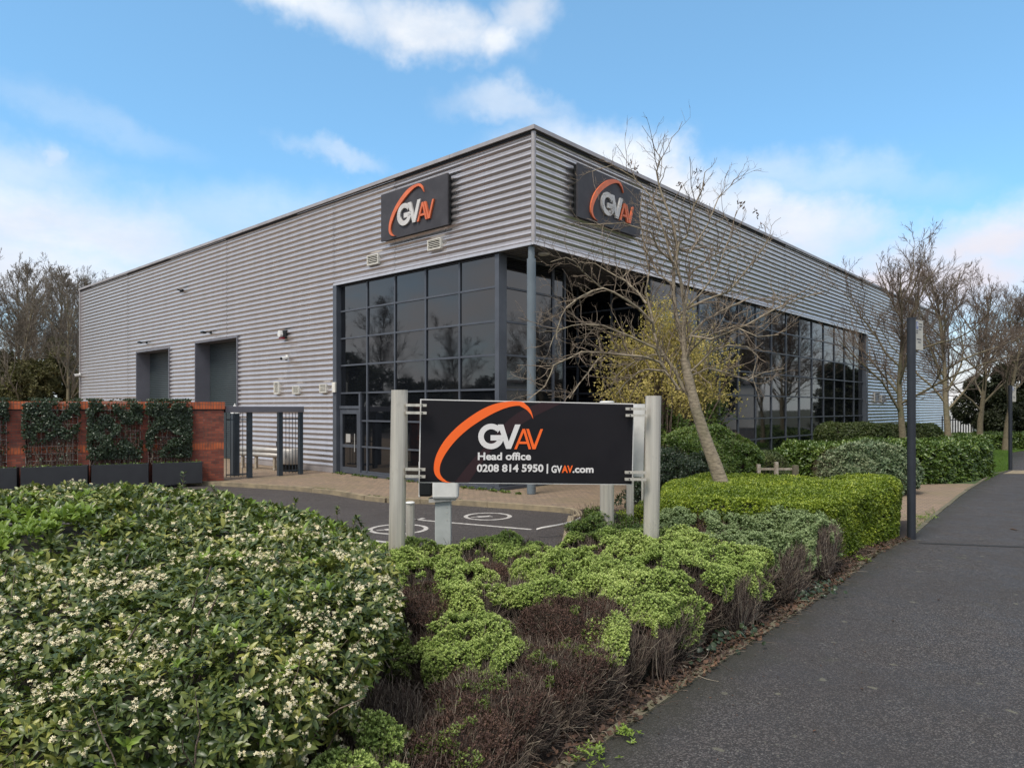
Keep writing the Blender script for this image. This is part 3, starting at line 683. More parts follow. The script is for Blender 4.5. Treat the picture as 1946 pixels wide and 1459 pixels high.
def post(mb, base, top, r, n=28):
    d = top-base; vs = []
    for q in (base, top):
        for k in range(n):
            a = 2*math.pi*k/n; rr_ = r*(1-.045*(math.cos(3*a+.6) > .86)-.03*(math.cos(3*a+.6) < -.9))
            vs.append(q+Vector((math.cos(a)*rr_*1.0, math.sin(a)*rr_*.8, 0)))
    mb.add(vs, [(k, (k+1) % n, n+(k+1) % n, n+k) for k in range(n)]); mb.add(vs[n:], [tuple(range(n))])
for (t_, b_, r_) in ((P(759.3, 741, 7.9), P(752, 1242, 7.9), .094), (P(1241.8, 752, 8.2), P(1236, 1242, 8.2), .094)):
    b_.z = 0; mb = MB(); post(mb, b_, t_, r_); mb.build('post', M_steel, sg)
for (xa, xb, ys, dd_) in ((771, 810.5, (769.5, 784), 7.9), (770, 808, (891.5, 905), 7.9), (1189.5, 1230, (776.5, 789), 8.12), (1188, 1228, (897.5, 910.5), 8.12)):
    for y in ys:
        mb = MB(); a = P(xa, y, dd_-.07); b_ = P(xb, y+.6, dd_-.07)
        mb.box(a-Z*.015, b_-a, Vector((0, .045, 0)), Z*.03); bk = mb.build('bracket', M_steel, sg)
        q = b_ if xa < 1000 else a; q = q+Vector((-.05 if xa < 1000 else .05, -.001, 0)); mb = MB(); mb.tube([q, q-Vector((0, .008, 0))], .008, 8); mb.build('bolt', M_black, bk)
for (xa, dd_, y0, y1) in ((772.5, 8.0, 783, 893), (1229, 8.3, 790, 898)):
    mb = MB(); mb.cbox(P(xa, (y0+y1)/2, dd_), .024, .03, (y1-y0)/F*dd_); mb.build('channel', M_steel, sg)
rp = MB(); q = [P(808, 767, 8.12), P(1226, 767.5, 8.38), P(1222.5, 906, 8.38), P(806, 904, 8.12)]
rp.prism(q, Vector((0, .018, 0))); rp.build('rear_panel', M_white, sg)
# ---------------------------------------------------------------- things fixed to the building
def vent(px, py, wpx, hpx, label, slats, group='cream louvre vents on the left wall', Bf=BL, fpx=tL, fz=zL, m=M_vent):
    a0, a1 = fpx(px-wpx/2), fpx(px+wpx/2); zc = fz(px, py); hh = abs(fz(px, py-hpx/2)-fz(px, py+hpx/2)); o_ = .045
    lo, hi = min(a0, a1), max(a0, a1)
    t = thing('louvre_vent', Bf((lo+hi)/2, zc-hh/2, o_), label, 'vent', group)
    mb = MB(); b = min(.035, hh*.08)
    for (x0, x1, z0, z1) in ((lo, lo+b, -hh/2, hh/2), (hi-b, hi, -hh/2, hh/2), (lo+b, hi-b, hh/2-b, hh/2), (lo+b, hi-b, -hh/2, -hh/2+b)): slab(mb, Bf, x0, x1, zc+z0, zc+z1, -.03, o_+.035)
    mb.build('frame', m, t); mb = MB(); slab(mb, Bf, lo+.01, hi-.01, zc-hh/2+.01, zc+hh/2-.01, -.03, o_-.01); mb.build('backing', M_black, t)
    mb = MB()
    for k in range(slats):
        z = zc-hh/2+b+(hh-2*b)*(k+.5)/slats; th = (hh-2*b)/slats*.5
        mb.add([Bf(lo+b, z+th/2, o_), Bf(hi-b, z+th/2, o_), Bf(hi-b, z-th/2, o_+.03), Bf(lo+b, z-th/2, o_+.03)], [(0, 1, 2, 3)])
    sl = mb.build('slats', m, t)
vent(711, 494, 21, 19, 'square cream vent below the left end of the logo sign', 5)
vent(828, 465, 25, 20, 'square cream vent nearest the building corner', 5)
vent(527.5, 737, 9, 23, 'tall narrow cream vent, leftmost of the three low vents', 11)
vent(564, 741, 12, 15, 'small cream vent in the middle of the three low vents', 6)
vent(616, 738, 12.5, 16, 'small cream vent beside the glazing, rightmost of the low three', 6)
vent(1664, 755, 9, 17, 'tall pale vent on the right wall past the glazing', 7, 'pale vents on the right wall', BR, sR, zR, M_galv)
vent(1676, 758, 8, 14, 'small pale vent behind the street tree branches', 5, 'pale vents on the right wall', BR, sR, zR, M_galv)
t_ = tL(638.5); z_ = zL(638, 736)
mb = MB(); slab(mb, BL, t_-.09, t_+.09, z_-.17, z_+.17, .0531, .12); tag(mb.build('junction_box', M_vent, base=BL(t_, z_, .06), bevel=.008), 'cream junction box fixed at the left edge of the glazing', 'electrical box')
# alarm bell box
t_, z_ = tL(541), zL(541, 636)
al = thing('alarm_box', BL(t_, z_, .1), 'white and red alarm box on the cladding right of the shutter doors', 'alarm')
mb = MB(); slab(mb, BL, t_-.17, t_+.17, z_-.16, z_+.16, .0, .05); mb.build('back_plate', M_black, al)
mb = MB()
vs = [BL(t_+x, z_+z, .14) for x, z in ((-.1, -.02), (-.05, .14), (.07, .14), (.12, -.02), (.07, -.1), (-.05, -.1))]; mb.prism(vs, BL(0, 0, .1)-BL(0, 0, 0)); mb.build('cover', M_white, al)
mb = MB(); slab(mb, BL, t_-.08, t_+.1, z_-.17, z_-.105, .06, .2); mb.build('strobe', M_red, al)
# cameras
def camera_unit(px, py, label, k=1.0):
    t_, z_ = tL(px), zL(px, py)
    c = thing('security_camera', BL(t_, z_, .1), label, 'camera', 'white security cameras on the left wall')
    mb = MB(); slab(mb, BL, t_-.07*k, t_+.07*k, z_, z_+.13*k, .03, .09); mb.build('mount', M_white, c)
    p = BL(t_, z_+.02, .1); q = p-UR*.26*k-UL*.12*k-Z*.05
    mb = MB(); mb.tube([p+UR*.06, q], .062*k, 14); mb.build('body', M_white, c)
    mb = MB(); mb.tube([q-(p-q).normalized()*0, q+(q-p).normalized()*.02], .05*k, 14); mb.build('lens', M_black, c)
    mb = MB(); mb.tube([p, p-Z*.1*k], .045*k, 10); mb.build('sensor', M_black, c)
camera_unit(548, 681, 'white security camera on the cladding below the alarm box', 1.0)
camera_unit(153, 713, 'white security camera at the far left end of the building', 1.2)
def lamp(px, py, label):
    t_, z_ = tL(px), zL(px, py)
    c = thing('wall_light', BL(t_, z_, .05), label, 'light', 'black floodlights over the shutter doors')
    mb = MB(); slab(mb, BL, t_-.06, t_+.06, z_-.06, z_+.06, .03, .08); mb.box(BL(t_-.02, z_-.02, .08), UL*.04, -UR*.22, Z*.04); mb.build('bracket', M_black, c)
    mb = MB(); o_ = BL(t_-.17, z_-.07, .3); mb.box(o_+UL*.05, UL*.24, -UR*.16+Z*.03, Z*.07+UR*.02); mb.build('lamp_head', M_black, c)
    mb = MB(); o_ = BL(t_-.10, z_-.072, .32); mb.box(o_, UL*.2, -UR*.12+Z*.02, -Z*.008); mb.build('lens', M_galv, c)
lamp(280, 651, 'black floodlight above the left shutter door')
lamp(402, 632, 'black floodlight above the right shutter door')
t_, z_ = tL(347), zL(347, 553)
mb = MB(); slab(mb, BL, t_-.12, t_+.12, z_-.06, z_+.06, .03, .1); mb.tube([BL(t_, z_, .1), BL(t_-.1, z_+.02, .3)], .03, 8); tag(mb.build('cable_stub', M_black, base=BL(t_, z_, .1)), 'small dark cable bracket high on the left cladding', 'bracket')

# ---------------------------------------------------------------- brick wall with ivy, planters
WA, WB = P(0, 765, 18.6), P(425, 765, 21.1); WA.z = WB.z = 0
WD = (WB-WA).normalized(); WN = Vector((WD.y, -WD.x, 0)); WN = WN if WN.y < 0 else -WN; WLEN = (WB-WA).length
ZW = 2.37
def wpx(px):                                                     # distance along the wall seen at photo column px
    k = (px-CX)/F; return (k*WA.y-WA.x)/(WD.x-k*WD.y)
def wp(a, z=0, o=0): return WA+WD*a+Z*z+WN*o
def proj_uv(o, d):
    me = o.data; uv = me.uv_layers.new(name='UVMap'); off = wloc(o)
    for p in me.polygons:
        n = p.normal
        for li in p.loop_indices:
            c = me.vertices[me.loops[li].vertex_index].co+off
            if abs(n.z) > .7: uv.data[li].uv = (c.dot(d), c.dot(WN))
            elif abs(n.dot(d)) > .7: uv.data[li].uv = (c.dot(WN), c.z)
            else: uv.data[li].uv = (c.dot(d), c.z)
bw = thing('brick_wall', wp(WLEN/2), 'red brick garden wall with ivy panels beside the gate', 'wall')
x0 = -6.0
mb = MB(); mb.box(wp(x0, 0, -.32), WD*(WLEN-x0), WN*.3, Z*(ZW-.24)); o = mb.build('brickwork', M_brick, bw); proj_uv(o, WD)
mb = MB()
for (a, b) in ((-9, -1), (12, 50), (148, 172), (265, 283), (360, 425)):
    a, b = (wpx(a), wpx(b)) if a > -5 else (x0, wpx(-40)); b = min(b, WLEN)
    for (z0, z1) in ((0, .95), (1.171, ZW-.24)): mb.box(wp(a, z0, -.02), WD*(b-a), WN*.1, Z*(z1-z0))
    mb.box(wp(a+.004, .951, -.02), WD*(b-a-.008), WN*.095, Z*.219)
o = mb.build('pier', M_brick, bw); proj_uv(o, WD)
mb = MB(); mb.box(wp(x0, .955, -.018), WD*(WLEN-x0-.003), WN*.006, Z*.21)
for (a, b) in ((12, 50), (148, 172), (265, 283), (360, 425)):
    a, b = wpx(a), min(wpx(b), WLEN); mb.box(wp(a+.002, .953, .0), WD*(b-a-.004), WN*.084, Z*.215)
o = mb.build('soldier_course', M_soldier, bw); proj_uv(o, WD)
mb = MB(); mb.box(wp(x0, ZW-.205, -.36), WD*(WLEN-x0+.03), WN*.47, Z*.215); o = mb.build('coping', M_soldier, bw); proj_uv(o, WD)
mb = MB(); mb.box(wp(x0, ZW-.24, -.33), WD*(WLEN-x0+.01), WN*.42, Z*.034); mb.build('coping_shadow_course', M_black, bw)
IV = L_ivy
leaf5 = [(0, 0, 0), (.45, .05, .12), (.3, .45, .0), (.62, .42, -.05), (1, 0, -.16), (.62, -.42, -.05), (.3, -.45, .0)]
leaf5f = [(0, 1, 2), (2, 1, 3), (3, 1, 4), (4, 1, 5), (5, 1, 6), (6, 1, 0)]
def rframes(n, nrm, spread, rs_):
    """random leaf axes: A along the leaf, Cc its face, spread 0..1 away from nrm"""
    Cc = unit(nrm+rs_.normal(size=(n, 3))*spread); A = unit(np.cross(Cc, unit(rs_.normal(size=(n, 3))))); return A, np.cross(Cc, A), Cc
ivp = [(-40, 14, .5, 1.0), (50, 149, .56, .6), (171, 267, .66, .9), (282, 361, .8, .95)]
names = ['dark ivy panel at the left edge of the photo, on the brick wall', 'patchy ivy panel with bare lower stems, left of the thick one', 'thick ivy panel in the middle of the brick wall', 'dense ivy panel nearest the gate end of the brick wall']
for i, (a, b, fullness, dens) in enumerate(ivp):
    a, b = wpx(a), wpx(b); wdt = b-a
    tr = thing('climbing_ivy', wp((a+b)/2, .6, .12), names[i], 'climbing plant', 'ivy panels on trellis along the brick wall')
    r = np.random.RandomState(40+i); nz = Wob(60+i, (1.2, 3), (1, .6))
    mb = MB(); nv = int(wdt/.12)
    for k in range(nv+1): mb.tube([wp(a+wdt*k/nv, .6, .13), wp(a+wdt*k/nv, ZW-.02, .13)], .004, 4, cap=False)
    for z in np.arange(.75, ZW, .2): mb.tube([wp(a, z, .135), wp(b, z, .135)], .004, 4, cap=False)
    mb.build('trellis', M_galv, tr)
    mb = MB()
    for k in range(int(60*wdt/1.6)):
        xx = r.uniform(a, b); zt = r.uniform(1.1, ZW); pts = []; x = xx; z = .55
        while z < zt: pts.append(wp(min(max(x, a), b), z, .12+r.uniform(0, .05))); x += r.normal()*.025; z += .12
        if len(pts) > 2: mb.tube(pts, list(np.linspace(.008, .003, len(pts))), 4, cap=False)
    mb.build('stems', M_deadtwig, tr)
    n = int(9500*wdt/1.6*dens); u = r.uniform(a-.05, b+.05, n); z = ZW+.1-(ZW-.65)*r.beta(1.0, 1.3, n)
    pts = np.array([wp(0)+Vector((0, 0, 0))])+u[:, None]*np.array(WD)[None]+z[:, None]*np.array(Z)[None]
    lim = (nz(pts*1.0)*.32+fullness) > (ZW-z)/1.75
    keep = lim & (nz(pts*2+5) > -.75+(1-dens)*.9) | (r.uniform(size=n) < .05)
    thick = .08+.16*np.clip(nz(pts*1.7+3)+.3, 0, 1)+.02
    out = r.uniform(.1, 1, n)*thick+.11
    over = z > ZW; out = np.where(over, r.uniform(-.32, .2, n), out); z2 = np.where(over, ZW+.02+r.uniform(0, .09, n), z)
    pts = np.array(wp(0))+u[:, None]*np.array(WD)+z2[:, None]*np.array(Z)+out[:, None]*np.array(WN)
    pts = pts[keep]; nr = unit(np.array(WN)*1.0+np.array([0, 0, .35])+np.zeros((len(pts), 3)))
    A, B, Cn = rframes(len(pts), nr, .45, r); A = unit(A*np.array([1, 1, .6])-np.array([0, 0, .7])); B = unit(np.cross(Cn, A)); Cn = np.cross(A, B)
    nd = int(1700*wdt/1.6); ud = r.uniform(a, b, nd); zd = r.uniform(.6, 2.3, nd); pd = np.array(wp(0))+ud[:, None]*np.array(WD)+zd[:, None]*np.array(Z)+r.uniform(.1, .17, nd)[:, None]*np.array(WN)
    A2, B2, C2 = rframes(nd, np.tile(np.array(WN), (nd, 1)), .7, r); link(stamp(leaf5, leaf5f, pd, A2, B2, C2, r.uniform(.02, .05, nd), 'dead_leaves'), 'dead_leaves', L_dead, tr)
    me = stamp(leaf5, leaf5f, pts, A, B, Cn, r.uniform(.035, .075, len(pts)), 'foliage'); link(me, 'foliage', IV, tr)
# planters along the wall
edges = [(-75, 39), (46, 170), (177, 283), (290, 383)]
pl_lab = ['black planter box cut off by the left edge of the photo', 'long black planter box below the patchy ivy panel', 'black planter box below the thick middle ivy panel', 'black planter box nearest the gate, ending at the bare brick pier']
for (a, b), lb in zip(edges, pl_lab):
    a, b = wpx(a), wpx(b); o0 = wp(a, 0, .16)
    t = thing('planter_box', wp((a+b)/2, 0, .35), lb, 'planter', 'black planters along the brick wall')
    mb = MB(); mb.box(o0, WD*(b-a), WN*.025, Z*.62); mb.box(wp(a, 0, .52), WD*(b-a), WN*.025, Z*.62); mb.box(wp(a, 0, .186), WD*.025, WN*.333, Z*.62); mb.box(wp(b-.025, 0, .186), WD*.025, WN*.333, Z*.62)
    mb.build('box', M_planter, t, bevel=.006); mb = MB(); mb.box(wp(a+.026, .4, .186), WD*(b-a-.052), WN*.333, Z*.15); mb.build('soil', M_soil, t)
    r = np.random.RandomState(int(a*100) % 999+5); n = 260; u = r.uniform(a+.05, b-.05, n); pts = np.array(wp(0))+u[:, None]*np.array(WD)+(.56+r.uniform(0, .09, n)*(r.uniform(size=n) < .6))[:, None]*np.array(Z)+r.uniform(.2, .5, n)[:, None]*np.array(WN)
    A, B, Cn = rframes(n, np.array([[0, 0, 1.]]).repeat(n, 0), .8, r); link(stamp(leaf5, leaf5f, pts, A, B, Cn, r.uniform(.03, .06, n), 'ground_plants'), 'ground_plants', L_round, t)

# ---------------------------------------------------------------- gate, guard rail, bins
gt = thing('entrance_gate', P(500, 910, 21.9)*Vector((1, 1, 0)), 'slate grey framed pedestrian gate with railings under a flat beam', 'gate')
ga, gb = Vector((*XY(427, 21.3), 0)), Vector((*XY(573, 23.1), 0)); gd = (gb-ga).normalized(); gn = Vector((gd.y, -gd.x, 0)); GL = (gb-ga).length
gx = lambda px: (lambda k: (k*ga.y-ga.x)/(gd.x-k*gd.y))((px-CX)/F)
mb = MB(); mb.box(ga-gn*.12+Z*2.06-gd*.02, gd*(GL+.05), gn*.24, Z*.19); mb.build('beam', M_reveal, gt, bevel=.01)
for px, wd in ((474, .14), (532, .14), (571, .12)):
    a = gx(px); mb = MB(); mb.box(ga+gd*(a-wd/2)-gn*.07, gd*wd, gn*.14, Z*2.058); mb.build('post', M_gatep, gt)
def rail(x0, x1, name):
    mb = MB(); n = max(3, round((x1-x0)/.125))
    for k in range(n+1): q = ga+gd*(x0+(x1-x0)*k/n); mb.tube([q+Z*.06, q+Z*2.05], .011, 6)
    for z in (.12, 1.82): mb.box(ga+gd*x0-gn*.02+Z*z, gd*(x1-x0), gn*.04, Z*.035)
    mb.build(name, M_gatep, gt)
rail(gx(430), gx(469), 'railing'); rail(gx(537), gx(568), 'railing')
mb = MB(); h = ga+gd*(gx(528)); dr = (gn*-1*.98+gd*.0-gd*.12).normalized(); dr = Vector((-.30, .95, 0)).normalized()
for k in range(10): q = h+dr*(.05+.11*k); mb.tube([q+Z*.1, q+Z*2.0], .011, 6)
for z in (.12, .95, 1.8): mb.box(h+dr*.02+Z*z, dr*1.12, dr.cross(Z)*.04, Z*.04)
leaf = mb.build('gate_leaf', M_gatep, gt); mb = MB(); q = h+dr*1.06+Z*.98; mb.cbox(q, .12, .12, .16); mb.build('lock', M_black, leaf)
# post with white cap behind the pier
mb = MB(); q = Vector((*XY(437, 22.6), 0)); mb.box(q, UL*-.22, UR*.22, Z*2.02); mb.add([q+Z*2.021, q-UL*.22+Z*2.021, q-UL*.22+UR*.22+Z*2.021, q+UR*.22+Z*2.021, q-UL*.11+UR*.11+Z*2.36], [(0, 1, 4), (1, 2, 4), (2, 3, 4), (3, 0, 4)], 1)
tag(mb.build('capped_post', [M_gatep, M_white], base=q), 'slate post with a white pointed cap between brick pier and gate', 'post')
gr = thing('guard_rail', Vector((*XY(500, 24.4), 0)), 'pale steel guard rail in front of the cladding behind the gate', 'barrier')
ra, rb = Vector((*XY(446, 25.8), 0)), Vector((*XY(548, 24.0), 0)); rd = (rb-ra).normalized(); rn = Vector((rd.y, -rd.x, 0))
mb = MB(); prof = [(.44, 0), (.5, .05), (.57, .05), (.6, .0), (.63, .0), (.66, .05), (.73, .05), (.79, 0)]
for s_ in (1,):
    vs = []
    for z, o_ in prof: vs += [ra+rn*o_+Z*z, rb+rn*o_+Z*z]
    mb.add(vs, [(2*k, 2*k+1, 2*k+3, 2*k+2) for k in range(len(prof)-1)], 0, True)
o = mb.build('rail', M_galv, gr); sm = o.modifiers.new('thick', 'SOLIDIFY'); sm.thickness = .006
for f_ in (.12, .38, .72, .95):
    mb = MB(); q = ra.lerp(rb, f_)-rn*.1; mb.box(q, rd*.1, rn*.09, Z*.62); mb.build('post', M_timber, gr)
tk = thing('storage_drum', Vector((*XY(553, 24.1), 0)), 'grey rounded container behind the gate railings by the cladding', 'container')
q = Vector((*XY(553, 24.1), 0)); mb = MB(); mb.tube([q+Z*.25, q+Z*.3, q+Z*.72, q+Z*.78], [.3, .34, .34, .28], 20); mb.build('body', M_galv, tk); mb = MB(); mb.cbox(q+Z*.12, .5, .3, .24); mb.build('stand', M_black, tk)

# ---------------------------------------------------------------- charger, bollards, posts
ev = thing('charging_station', G(842, 1090), 'grey and black electric car charger on a pale post behind the sign', 'charger')
d_ = 9.7; q = Vector((*XY(842, d_), 0))
mb = MB(); mb.box(q+Vector((-.11, -.05, -.1)), Vector((.225, 0, 0)), Vector((0, .12, 0)), Z*(1.0)); mb.build('post', mat('pale_grey_paint', (.42, .45, .44), .45, fn=varied((.44, .47, .46), (.36, .39, .38), 4)), ev, bevel=.012)
for k, (x, z) in enumerate(((-.0, .82), (-.0, .74), (.0, .64))):
    mb = MB(); mb.tube([q+Vector((x+.06, -.05, z)), q+Vector((x+.06, -.056, z))], .009, 8); mb.build('bolt', M_galv, ev)
mb = MB(); mb.box(q+Vector((-.19, -.09, .885)), Vector((.37, 0, .03)), Vector((0, .2, 0)), Z*.05); mb.build('mount_plate', M_galv, ev)
mb = MB(); mb.box(q+Vector((-.14, -.12, .94)), Vector((.36, 0, 0)), Vector((0, .22, 0)), Z*.55); mb.build('case', M_white, ev, bevel=.03)
mb = MB(); mb.box(q+Vector((-.325, -.1, .97)), Vector((.18, 0, 0)), Vector((0, .19, 0)), Z*.5); mb.build('socket_housing', M_black, ev, bevel=.03)
mb = MB(); mb.box(q+Vector((-.335, -.06, .955)), Vector((.02, 0, 0)), Vector((0, .18, 0)), Z*.5); mb.build('side_shell', M_white, ev, bevel=.008)
def bollard(px, d, r_, ztop, label):
    q = Vector((*XY(px, d), 0)); b = thing('steel_bollard', q, label, 'bollard', 'round steel posts around the company sign')
    mb = MB(); post(mb, q-Z*.1, q+Z*ztop, r_); mb.build('tube', M_steel, b); mb = MB(); mb.tube([q+Z*ztop, q+Z*(ztop+.012), q+Z*(ztop+.018)], [r_*1.04, r_*1.04, r_*.8], 20); mb.build('cap', M_white, b)
bollard(779.5, 9.1, .058, 2.2-178/F*9.1-.018, 'short steel bollard with a pale cap beside the left sign post')
bollard(1153.5, 9.6, .098, 2.2+13/F*9.6-.018, 'tall thick steel post behind the right end of the sign')
bollard(1197.5, 10.0, .055, 2.15, 'thin steel post behind the right end of the sign')
bollard(1221, 10.6, .018, 2.1, 'very thin steel post beside the right sign post')
# low tube rail at the bed corner
mb = MB(); mb.tube([G(1020, 1006, .05), G(1030, 1003, .08), G(1060, 998, .1), G(1091, 991, .1), G(1102, 984, .1)], .022, 10)
tag(mb.build('tube_rail', M_galv, base=G(1060, 998)), 'low grey tube rail lying along the corner of the bed', 'rail')
# parking posts
def text_block(mb, s, o, ux, h, bold=.02):
    vs, fs = text_mesh(s, h, bold*h); mb.add([o+ux*v.x+Z*v.y for v in vs], fs)
M_blue = mat('sign_blue', (.05, .10, .35), .45); M_ink = mat('sign_ink', (.08, .08, .09), .6); M_plate = mat('sign_plate', (.55, .52, .44), .5, fn=varied((.6, .57, .48), (.5, .47, .4), 5))
def parking_post(px, py, ptop, wpx_, label, full):
    q = G(px, py); ht = H+(HY-ptop)/F*q.y; r_ = wpx_/2/F*q.y
    t = thing('parking_sign_post', q, label, 'sign post', 'black parking sign posts along the path')
    mb = MB(); mb.tube([q-Z*.05, q+Z*ht], r_, 18); mb.tube([q+Z*ht, q+Z*(ht+.02)], r_*1.04, 18); mb.build('post', M_pole, t)
    ux = Vector((.77, .64, 0)) if full else Vector((.83, .56, 0)); n_ = Vector((ux.y, -ux.x, 0)); hh = .50 if full else .55; ww = .33
    o0 = q+ux*(r_*.2)+n_*(r_+.02)+Z*(ht-.02-hh); o0 = q+Vector((r_*.85, -r_*.3, 0))+Z*(ht-.015-hh)
    mb = MB(); mb.box(o0, ux*ww, -n_*.006, Z*hh); pl = mb.build('sign_plate', M_plate, t)
    mb = MB(); mb.box(q+ux*-.0+n_*-.02+Z*(ht-.08), ux*(ww*.5), n_*-.02, Z*.03); mb.box(q+n_*-.02+Z*(ht-.42), ux*(ww*.5), n_*-.02, Z*.03); mb.build('clip', M_galv, t)
    e = n_*.0015
    mb = MB(); mb.add([o0+e+ux*a+Z*b for a, b in ((.03, hh-.15), (.12, hh-.15), (.12, hh-.03), (.03, hh-.03))], [(0, 1, 2, 3)]); sq = mb.build('symbol', M_blue, pl)
    mb = MB(); text_block(mb, 'P', o0+e*2+ux*.045+Z*(hh-.135), ux, .125, .03); mb.build('lettering', M_white, pl)
    mb = MB()
    for x, z, w_ in ((.15, hh-.07, .13), (.15, hh-.115, .14), (.15, hh-.16, .09), (.03, hh-.19, .08), (.03, hh-.225, .07), (.06, .17, .18), (.1, .12, .12)):   # too small and blurred to read in the photo
        mb.add([o0+e*1.5+ux*a+Z*b for a, b in ((x, z), (x+w_, z), (x+w_, z+.018), (x, z+.018))], [(0, 1, 2, 3)])
    mb.build('printed_lines', M_ink, pl)
parking_post(1732, 1023, 606, 15, 'tall black post with a parking plate between lime hedge and path', True)
parking_post(1920, 892, 733, 6.5, 'distant black parking post on the grass verge at the right edge', False)
# low timber rail beyond the lime hedge
tr = thing('low_timber_rail', Vector((*XY(1480, 15.2), 0)), 'low pale timber rail on short posts behind the lime hedge', 'rail')
qa, qb = Vector((*XY(1440, 15.2), 0)), Vector((*XY(1513, 15.2), 0))
for px, w_, zt, m_ in ((1442.5, .075, .98, M_timber), (1476.5, .07, 1.03, M_timber), (1513, .11, .96, M_edge)):
    q = Vector((*XY(px, 15.2), 0)); mb = MB(); mb.box(q-Vector((w_/2, 0, .02)), Vector((w_, 0, 0)), Vector((0, .08, 0)), Z*zt); mb.build('post', m_, tr)
mb = MB(); mb.box(qa+Z*.83-Vector((.2, -.082, 0)), qb-qa+Vector((.2, 0, 0)), Vector((0, .03, 0)), Z*.045); mb.build('rail', M_timber, tr)
# white marquee and palisade fence beyond the building
mq = thing('marquee', Vector((38, 60, 0)), 'white canopy tent beyond the far end of the building', 'tent')
a, b = Vector((*XY(1745, 60), 0)), Vector((*XY(1845, 60), 0))
mb = MB(); z0, z1, z2 = 2.2-22/F*60, 2.2-0/F*60+.4, 2.2+33/F*60
apx = Vector((*XY(1795, 62.5), 0))+Z*(z2+.6); dpt = Vector((1.5, 5, 0))
mb.add([a+Z*z1, b+Z*z1, b+dpt+Z*z1, a+dpt+Z*z1, a.lerp(b, .45)+dpt*.5+Z*(z2)], [(0, 1, 4), (1, 2, 4), (2, 3, 4), (3, 0, 4)]); mb.build('roof', M_white, mq)
mb = MB(); mb.box(a+Z*(z0), b-a, dpt, Z*(z1-z0-.02)); mb.box(a+Z*0, b-a, Vector((0, .1, 0)), Z*(z0*1.0-.02)) ; mb.build('side_wall', M_white, mq)
mb = MB()
for q in (a, b, a+dpt, b+dpt): mb.tube([q+Vector((0, -.1, 0)), q+Vector((0, -.1, 0))+Z*z1], .05, 6)
mb.build('pole', M_galv, mq)
pf = thing('palisade_fence', Vector((*XY(1815, 50), 0)), 'dark palisade fence between the building end and the evergreens', 'fence')
mb = MB(); a, b = Vector((*XY(1790, 50), 0)), Vector((*XY(1850, 50), 0)); n = 12
for k in range(n+1): q = a.lerp(b, k/n); mb.box(q, Vector((.07, 0, 0)), Vector((0, .03, 0)), Z*1.62); 
mb.build('pales', M_pole, pf); mb = MB()
for z in (.3, 1.3): mb.box(a+Vector((0, .031, 0))+Z*z, b-a, Vector((0, .04, 0)), Z*.06)
mb.build('rails', M_pole, pf)
# the white warehouse across the road, mirrored in the glass
wh = thing('white_warehouse', Vector((58, 24, 0)), 'pale warehouse across the road, seen mirrored in the right glazing', 'building')
mb = MB(); mb.box(Vector((52, 2, 0)), Vector((14, 0, 0)), Vector((0, 46, 0)), Z*4.6); mb.build('wall', M_white, wh); mb = MB(); mb.box(Vector((51.8, 1.8, 4.61)), Vector((14.4, 0, 0)), Vector((0, 46.4, 0)), Z*.3); mb.build('roof', M_trim, wh)
# ---------------------------------------------------------------- plants: helpers
CAM = np.array([0, 0, H]); UPV = np.array([0, 0, 1.0])
leaf8 = [(0, 0, 0), (.33, .18, .05), (.35, 0, 0), (.33, -.18, .05), (.7, .15, 0), (.7, 0, -.06), (.7, -.15, 0), (1, 0, -.2)]
leaf8f = [(0, 2, 1), (0, 3, 2), (1, 2, 5, 4), (2, 3, 6, 5), (4, 5, 7), (5, 6, 7)]
leaf4 = [(0, 0, 0), (.5, .24, .06), (1, 0, -.1), (.5, -.24, .06)]
leaf4f = [(0, 3, 2), (0, 2, 1)]
def whorls(Pt, Nr, k, tilt, L, r, up=.5, jit=.35, jl=.25, tpl=(leaf8, leaf8f), size=None, name='foliage', stem=0.0):
    """k leaves spread round a shoot tip at every point"""
    n = len(Pt); ax = unit(Nr+UPV*up+r.normal(size=(n, 3))*jit)
    e1 = unit(np.cross(ax, unit(r.normal(size=(n, 3))))); e2 = np.cross(ax, e1)
    ph = r.uniform(0, 6.28, n)[:, None]+np.arange(k)[None]*2*math.pi/k*(1 if k < 6 else 1.07)+r.normal(size=(n, k))*.25
    lo, hi = tilt; th = np.radians(r.uniform(lo, hi, (n, k)))
    rad = e1[:, None]*np.cos(ph)[..., None]+e2[:, None]*np.sin(ph)[..., None]
    A = ax[:, None]*np.cos(th)[..., None]+rad*np.sin(th)[..., None]
    Cn = ax[:, None]*np.sin(th)[..., None]-rad*np.cos(th)[..., None]
    tw = r.normal(size=(n, k, 1))*.25; B = np.cross(Cn, A); Cn = unit(Cn+B*tw); B = np.cross(Cn, A)
    S = L*(1+r.uniform(-jl, jl, (n, k)))*(1 if size is None else size[:, None])
    O = Pt[:, None]+ax[:, None]*(r.uniform(-1, 0, (n, k, 1))*stem)
    f = lambda a: a.reshape(-1, 3)
    return stamp(tpl[0], tpl[1], f(O), f(A), f(B), f(Cn), S.ravel(), name)
def lod(Pt, Nr, dref, r, mx=3.0, back=.35, grow=.85):
    v = CAM-Pt; d = np.linalg.norm(v, axis=1); m = np.clip(d/dref, 1, mx)
    p = 1/m**2*np.where((unit(v)*Nr).sum(1) < -.35, back, 1)
    return r.uniform(size=len(Pt)) < p, m**grow
